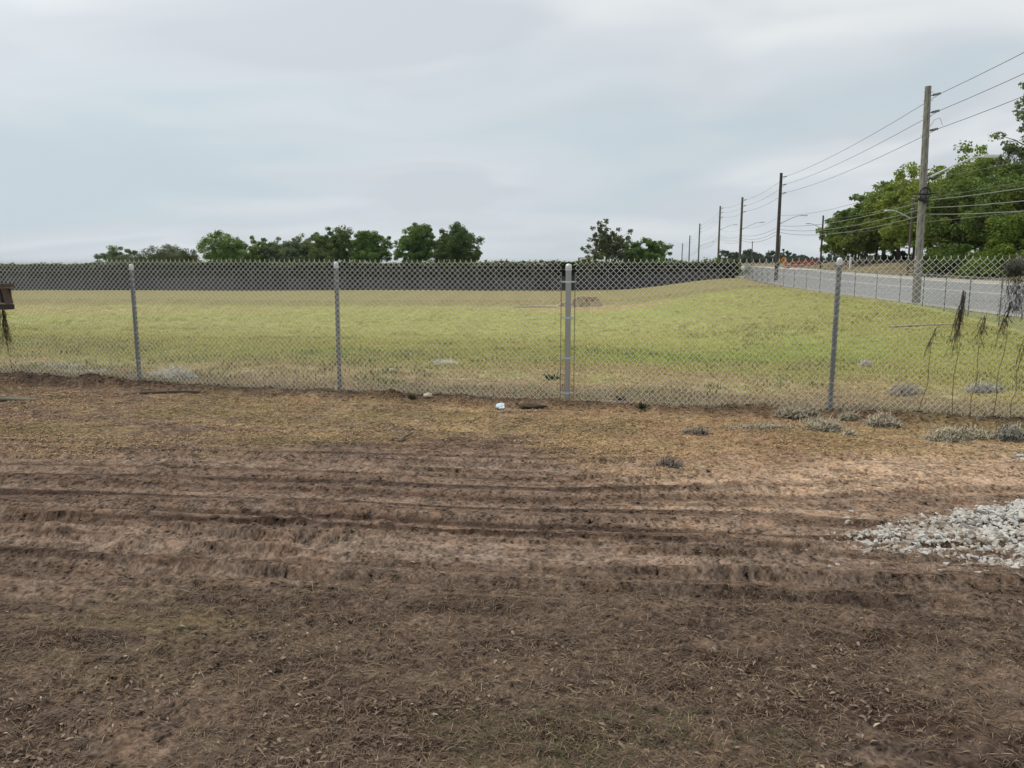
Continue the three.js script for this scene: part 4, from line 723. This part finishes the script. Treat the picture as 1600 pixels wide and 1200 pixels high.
function chip(seed) { reseed(seed); const sx = rr(0.9, 1.3), sy = rr(0.5, 0.8), pts = []; for (let k = 0; k < 13; k++) { const o = randDir().multiplyScalar(rr(0.42, 0.56)); pts.push(V3(o.x * sx, o.y * sy, o.z)); } return new ConvexGeometry(pts); }
{ // crushed limestone
  reseed(707); const L = [[], [], [], []];
  const dens = (x, d) => {
    const n = fbm(x * 1.3, d * 2.2, 4), c = 4.86 + 0.06 * (x - 2.6), w = clamp((x - 1.75) * 0.42, 0, 0.66) + 0.22 * sm(2.9, 3.8, x) , a = 1 - sm(0.55, 1.05, Math.abs(d - c - 0.10 * sm(2.7, 3.6, x)) / (w + 0.02) + n * 0.5);
    const up = x > 3.6 ? (1 - sm(0.5, 1.05, Math.hypot((x - 5.6) / 1.25, (d - 6.75 - 0.05 * x) / 0.34) + n * 0.4)) : 0; return Math.max(a * sm(1.9, 2.7, x + n * 0.6), up * 0.9);
  };
  for (let k = 0; k < 75000; k++) {
    const x = rr(1.2, 7.5), d = rr(3.7, 7.4), q = dens(x, d); if (rnd() > q * 0.85 + 0.012 * sm(1.2, 2.5, x) * (1 - sm(0.3, 1.0, Math.abs(d - 4.95)))) continue;
    const l = Math.pow(rnd(), 1.3) * 0.040 + 0.012, t = 1 + 0.16 * gauss(), dirty = rnd() < 0.75 - 0.65 * sm(2.6, 3.9, x) - 0.2 * q, c = (dirty ? mixc([0.46, 0.43, 0.38], [0.27, 0.2, 0.14], rr(0.2, 0.9)) : [0.52, 0.50, 0.465]).map((v) => clamp(v * t, 0.05, 0.8));
    L[k % 4].push([x, yardH(x, d) + l * (-0.08 + 0.45 * rnd() * q * sm(2.3, 3.2, x)) + 0.012 * q * sm(2.8, 3.6, x), -d, rr(-0.7, 0.7), rr(0, 6.28), rr(-0.7, 0.7), l * rr(0.9, 1.4), l, l, c]);
  }
  for (let k = 0; k < 90000; k++) {               // grit and chips between and around the stones
    const x = rr(1.0, 7.5), d = rr(3.7, 7.4), q = Math.max(dens(x, d), 0.5 * dens(x + 0.35, d)); if (rnd() > q * 0.5 + 0.004) continue;
    const l = rr(0.004, 0.013), c = mixc([0.46, 0.43, 0.38], [0.25, 0.18, 0.125], rnd()); L[k % 4].push([x, yardH(x, d) + l * 0.1, -d, rr(0, 6), rr(0, 6), rr(0, 6), l * 1.4, l, l, c]);
  }
  L.forEach((l, k) => scatter('gravel', 'heap of pale grey crushed limestone gravel spread at the edge of the dirt track', 'gravel', chip(31 + k), mat({ roughness: 0.9 }), l));
}

// ---------------------------------------------------------------- clumps of fallen moss
const mossMat = new THREE.MeshPhysicalMaterial({ specularIntensity: 0.1, vertexColors: true, roughness: 0.95, side: THREE.DoubleSide });
function strand(B, p, dir, L, w, col, curl) { const n = 4, s = B.count; let q = p.clone(), dr = dir.clone(); for (let k = 0; k <= n; k++) { const side = dr.clone().cross(V3(0.3, 1, 0.2)).normalize().multiplyScalar(w * (1 - 0.6 * k / n)); B.v(q.x - side.x, q.y - side.y, q.z - side.z, 0, 0.9, 0.4, col); B.v(q.x + side.x, q.y + side.y, q.z + side.z, 0, 0.9, 0.4, col); dr.add(randDir().multiplyScalar(curl)).normalize(); q = q.clone().addScaledVector(dr, L / n); if (q.y < 0.003) q.y = 0.003; } for (let k = 0; k < n; k++) { const a = s + k * 2; B.i.push(a, a + 1, a + 2, a + 1, a + 3, a + 2); } }
function moss(label, x, d, w, h, dp, seed, n = 800, tone = [0.245, 0.220, 0.165], turn = 0) {
  reseed(seed); const B = new Buf(), lumps = Array.from({ length: 5 }, () => [rr(-0.7, 0.7) * w, rr(-0.5, 0.5) * dp, rr(0.5, 1), rr(0.3, 0.55)]);
  for (let k = 0; k < n; k++) { const l = lumps[k % 5], o = randDir(), px = l[0] + o.x * w * l[3], pz = l[1] + o.z * dp * l[3] * 1.3, py = Math.max(0.005, Math.abs(o.y) * h * l[2] * Math.pow(rnd(), 0.35)), t = rr(0.55, 1.25); strand(B, V3(px, py, pz), V3(rr(-1, 1), rr(-0.35, 0.2), rr(-1, 1)).normalize(), rr(0.04, 0.12), rr(0.0028, 0.0055), tone.map((v) => v * t * 2.1), 0.9); }
  const m = top('moss_clump', B.geo(), mossMat, label, 'moss', [x, groundY(x, d) - 0.005, -d]); m.rotation.y = turn; return m;
}
moss('arched blue-grey moss clump lying against the fence foot beside a post', 3.26, 9.05, 0.26, 0.13, 0.10, 1, 1100);
moss('thick grey moss heap, largest on the straw near the fence post', 3.92, 8.5, 0.30, 0.13, 0.16, 2, 1500);
moss('small rounded moss tuft just behind the largest moss heap', 3.78, 8.85, 0.14, 0.10, 0.09, 3, 600);
moss('flat strip of moss between the arched clump and largest heap', 3.35, 8.72, 0.26, 0.06, 0.07, 4, 600);
moss('low grey moss tuft in the straw before the flat strip', 3.25, 8.22, 0.19, 0.09, 0.09, 5, 700);
moss('long thin moss strand stretched over the straw', 2.62, 8.28, 0.34, 0.05, 0.06, 6, 700);
moss('short dark moss roll at the end of the thin strand', 1.92, 8.05, 0.13, 0.06, 0.05, 7, 450, [0.17, 0.15, 0.12]);
moss('tiny moss wisp in front of the low grey tuft', 3.42, 7.95, 0.08, 0.06, 0.05, 8, 220);
moss('wide grey moss pile beside the small gravel patch', 4.55, 7.92, 0.34, 0.13, 0.16, 9, 1500);
moss('darker moss pile beside the wide grey one', 5.05, 7.85, 0.26, 0.16, 0.16, 10, 1100, [0.19, 0.185, 0.155]);
moss('loose moss scraps fringing the wide grey pile', 4.25, 7.75, 0.22, 0.07, 0.14, 11, 700);
moss('brown moss scrap lying alone on the bare dirt', 1.38, 6.72, 0.13, 0.055, 0.07, 12, 500, [0.12, 0.10, 0.085]);
moss('bulky moss heap past the wire beside a fence post', -4.95, 11.75, 0.46, 0.26, 0.25, 13, 1800, [0.25, 0.235, 0.195]);
moss('pale round moss mat on the grass past the wire', -1.22, 14.2, 0.26, 0.10, 0.22, 14, 900, [0.34, 0.315, 0.26]);
moss('pale moss ball on the open grass across from the gravel', 6.6, 14.6, 0.20, 0.14, 0.14, 15, 700, [0.33, 0.30, 0.26]);
moss('tangled moss mound just past the wire near the last post', 5.35, 10.6, 0.34, 0.16, 0.2, 16, 1200, [0.21, 0.185, 0.15]);
moss('grey moss mound past the wire below the hanging vines', 6.6, 10.9, 0.36, 0.16, 0.2, 17, 1200, [0.25, 0.235, 0.2]);
moss('thin moss line along the fence foot by the wooden box', -6.6, 12.1, 0.5, 0.08, 0.1, 18, 700, [0.21, 0.205, 0.17]);
moss('moss patch past the wire by the wooden box', -7.4, 13.0, 0.32, 0.11, 0.16, 19, 700, [0.22, 0.215, 0.185]);

// ---------------------------------------------------------------- dry vines hanging in the wire
const vineM = new THREE.MeshPhysicalMaterial({ specularIntensity: 0.1, transmission: 0.35, thickness: 0, vertexColors: true, roughness: 0.95, side: THREE.DoubleSide });
function vine(label, x, y0, y1, lean, n, seed, spread = 0.05, tone = [0.15, 0.125, 0.10]) {
  reseed(seed); const B = new Buf();
  for (let k = 0; k < n; k++) {
    const o = gauss() * spread, a = y0 + rr(-0.12, 0.02), e = lerp(y1, y0, rnd() * 0.45), pts = [], R = [], ph = rr(0, 9); for (let q = 0; q <= 7; q++) { const t = q / 7, y = lerp(a, e, t); pts.push([o * (0.3 + t) + lean * (y0 - y) + 0.014 * vn(t * 5 + ph, k), y, 0.02 + 0.02 * vn(t * 4, k + ph)]); R.push(lerp(0.0045, 0.0018, t) * rr(0.7, 1.3)); }
    const t = rr(0.6, 1.5); B.tube(pts, R, 4, tone.map((v) => v * t), false);
    for (let q = 0; q < 5; q++) { const c = pts[1 + Math.floor(rnd() * 6)]; strandFree(B, V3(...c), V3(rr(-1, 1), rr(-1.4, 0.2), rr(-0.6, 0.6)).normalize(), rr(0.04, 0.14), 0.0024, tone.map((v) => v * t * 1.3)); }
  }
  for (let k = 0; k < 1; k++) {                   // a stem that climbs from the soil to the top of the wire
    const pts = [], R = [], gx = lean * 0.8 + gauss() * 0.09; for (let q = 0; q <= 9; q++) { const t = q / 9; pts.push([lerp(gx * (k ? 1 : 0.6), gauss() * 0.012, Math.pow(t, 0.8)) + 0.02 * vn(t * 5, k + seed), lerp(groundY(x, fenceD(x)) - 0.02, y0 + 0.25 * k, t), 0.016 + 0.012 * vn(t * 6, k * 3 + seed)]); R.push(lerp(0.004, 0.002, t)); }
    B.tube(pts, R, 5, tone, false);
  }
  return top('dry_vine', B.geo(), vineM, label, 'vine', [x, 0, -fenceD(x) + 0.01]);
}
function strandFree(B, p, dir, L, w, col) { const n = 3, s = B.count; let q = p.clone(), dr = dir.clone(); for (let k = 0; k <= n; k++) { B.v(q.x - w, q.y, q.z, 0, 0.3, 1, col); B.v(q.x + w, q.y, q.z, 0, 0.3, 1, col); dr.add(randDir().multiplyScalar(0.6)).normalize(); q = q.clone().addScaledVector(dr, L / n); } for (let k = 0; k < n; k++) { const a = s + k * 2; B.i.push(a, a + 1, a + 2, a + 1, a + 3, a + 2); } }
vine('thick dark bundle of dry vines hanging slanted in the chain link', 4.98, 1.42, 0.66, -0.13, 17, 61, 0.055, [0.15, 0.125, 0.10]);
vine('single thin dry vine trailing beside the thick dark bundle', 4.72, 1.02, 0.62, -0.28, 3, 62, 0.03);
vine('sparse dry vine strands between thick bundle and grey tangle', 5.20, 1.20, 0.78, -0.16, 6, 63, 0.06);
vine('long slanting dry vine midway between bundle and grey tangle', 5.42, 1.30, 0.75, -0.22, 7, 64, 0.06);
vine('dense dry vine tangle below the grey moss ball on the wire', 5.72, 1.68, 0.85, -0.05, 14, 65, 0.17, [0.22, 0.20, 0.165]);
vine('lone dry stem reaching low under the grey tangle', 5.60, 0.95, 0.42, -0.16, 3, 66, 0.02);
vine('dark dry vines dangling beneath the brown wooden box', -7.50, 1.08, 0.35, 0.02, 22, 67, 0.10);
{ // grey moss caught on top of the wire
  reseed(68); const B = new Buf(); for (let k = 0; k < 620; k++) { const o = randDir(), t = rr(0.5, 1.3), q = Math.pow(rnd(), 0.5); strandFree(B, V3(o.x * 0.11 * q, o.y * 0.09 * q, o.z * 0.06 * q), randDir(), rr(0.04, 0.1), 0.002, [0.36 * t, 0.345 * t, 0.29 * t]); }
  for (let k = 0; k < 260; k++) { const t = rr(0.5, 1.3); strandFree(B, V3(gauss() * 0.16 + 0.05, -rr(0.05, 0.45), gauss() * 0.03), V3(rr(-0.5, 0.5), -1, rr(-0.3, 0.3)).normalize(), rr(0.06, 0.2), 0.002, [0.26 * t, 0.24 * t, 0.20 * t]); }
  const x = 5.45; top('moss_ball', B.geo(), vineM, 'pale grey moss ball caught on top of the chain link', 'moss', [x, 1.70, -fenceD(x) + 0.03]);
}
{ // weathered wooden box on the fence at the left
  const x = -7.52, T = thing('wooden_box', 'small weathered brown wooden box hanging on the chain link fence', 'box', [x, 1.06, -fenceD(x) + 0.1]);
  T.rotation.y = Math.atan2(-FT.z, FT.x); const w1 = mat({ map: woodMap, color: C(0.16, 0.11, 0.085), roughness: 0.95 }), w2 = mat({ map: woodMap, color: C(0.45, 0.36, 0.24), roughness: 0.9 }), w3 = mat({ map: woodMap, color: C(0.075, 0.058, 0.055), roughness: 0.95 });
  part('bottom_board', box(0.44, 0.075, 0.14, 0, 0.037, 0), w3, T); part('ledge_strip', box(0.40, 0.022, 0.15, 0, 0.088, 0), w2, T); part('back_board', box(0.40, 0.2, 0.02, 0, 0.2, -0.05), w1, T);
  for (const s of [-1, 1]) { const b = part('side_board', box(0.025, 0.24, 0.13, 0, 0, 0), w1, T); b.position.set(s * 0.175, 0.21, 0); b.rotation.z = s * 0.22; } const cb = part('centre_board', box(0.1, 0.19, 0.03, 0.02, 0.195, 0.0), w2, T); cb.rotation.z = 0.05;
  part('trim_strip', box(0.40, 0.02, 0.14, 0, 0.315, 0), w2, T); part('roof_board', box(0.46, 0.05, 0.18, 0, 0.352, 0), w1, T);
}
// ---------------------------------------------------------------- small things
function weed(label, x, d, s, seed, col) { reseed(seed); const B = new Buf(); for (let k = 0; k < 70; k++) { const a = rr(0, 6.28), L = s * rr(0.4, 1), e = rr(0.2, 1.1), t = rr(0.7, 1.3), dir = V3(Math.cos(a) * Math.cos(e), Math.sin(e), Math.sin(a) * Math.cos(e)); B.leaf(dir.clone().multiplyScalar(L * 0.6).add(V3(rr(-0.3, 0.3) * s, 0, rr(-0.2, 0.2) * s)), dir.clone().cross(V3(0, 1, 0)).normalize().multiplyScalar(s * 0.09), dir.multiplyScalar(L * 0.45), col.map((v) => v * t), 0.15); } return top('weed', B.geo(), leafMat, label, 'weed', [x, groundY(x, d), -d]); }
weed('dark green weed growing past the wire beside the terminal post', 0.62, 12.0, 0.17, 81, [0.045, 0.075, 0.025]);
weed('low green weed at the fence foot on the straw side', 1.55, 9.45, 0.10, 82, [0.05, 0.075, 0.03]);
weed('small dark weed sprig past the wire near the low weed', 1.38, 9.95, 0.11, 83, [0.045, 0.065, 0.025]);
weed('tiny green weed clump at the fence foot near the plastic scrap', -1.3, 10.2, 0.07, 84, [0.07, 0.085, 0.03]);
{
  reseed(90); const g = new THREE.IcosahedronGeometry(0.05, 4), p = g.attributes.position; for (let i = 0; i < p.count; i++) { const v = V3(p.getX(i), p.getY(i), p.getZ(i)), k = 1 + 0.7 * fbm(v.x * 40 + 3, v.y * 40 + v.z * 30, 3); p.setXYZ(i, v.x * k * 1.1, v.y * k * 0.75, v.z * k); } g.computeVertexNormals();
  top('plastic_scrap', g, mat({ color: C(0.62, 0.72, 0.76), roughness: 0.5 }), 'crumpled white and blue plastic scrap at the fence foot', 'litter', [-0.14, groundY(-0.14, 9.55) + 0.035, -9.55]);
  const st = rock(41, 2); top('stone', st, mat({ color: C(0.52, 0.44, 0.36), roughness: 0.9 }), 'pale pinkish stone lying at the fence foot', 'stone', [-1.08, groundY(-1.08, 10.12) + 0.03, -10.12]).scale.setScalar(0.11);
  top('stone', rock(42, 2), mat({ color: C(0.60, 0.56, 0.46), roughness: 0.9 }), 'small white stone on the dry grass past the wire', 'stone', [-1.95, groundY(-1.95, 12.8) + 0.02, -12.8]).scale.setScalar(0.09);
  top('clod', rock(43, 2, 0.8), mat({ color: C(0.07, 0.05, 0.036), roughness: 1 }), 'large dark earth clod at the fence foot beside the terminal post', 'clod', [0.28, groundY(0.28, 9.68) + 0.03, -9.68]).scale.set(0.32, 0.12, 0.16);
  const stick = (label, x, d, pts, r, c) => { const b = new Buf(); b.tube(pts.map(([a, bb, e]) => [a, groundY(x + a, d + e) + bb, -e]), pts.map((q, k) => r * (1 - 0.5 * k / pts.length)), 7, null, true); return top('stick', b.geo(), mat({ map: woodMap, color: c, roughness: 0.95 }), label, 'stick', [x, 0, -d]); };
  stick('short broken stick standing out of the straw before the fence', -1.1, 7.75, [[0, 0.01, -0.12], [0.03, 0.03, 0.0], [0.1, 0.04, 0.16]], 0.016, C(0.28, 0.21, 0.15));
  stick('long grey fallen branch lying on the soil by the fence', -6.9, 9.75, [[-0.5, 0.02, -0.35], [0.1, 0.03, -0.1], [0.45, 0.03, 0.12], [0.9, 0.015, 0.22]], 0.032, C(0.30, 0.28, 0.24));
  stick('thin brown branch half buried along the fence foot', -4.6, 10.5, [[-0.5, -0.01, -0.14], [-0.25, 0.02, -0.05], [0.05, 0.035, 0.12], [0.2, 0.03, 0.14], [0.45, -0.01, 0.26]], 0.024, C(0.17, 0.125, 0.095));
  stick('pale thin stick lying on the verge by the road fence', 10.5, 21.2, [[-0.5, 0.03, 0], [0.3, 0.04, 0.1], [1.6, 0.03, 0.3]], 0.035, C(0.6, 0.5, 0.38));
}
renderer.render(scene, camera);
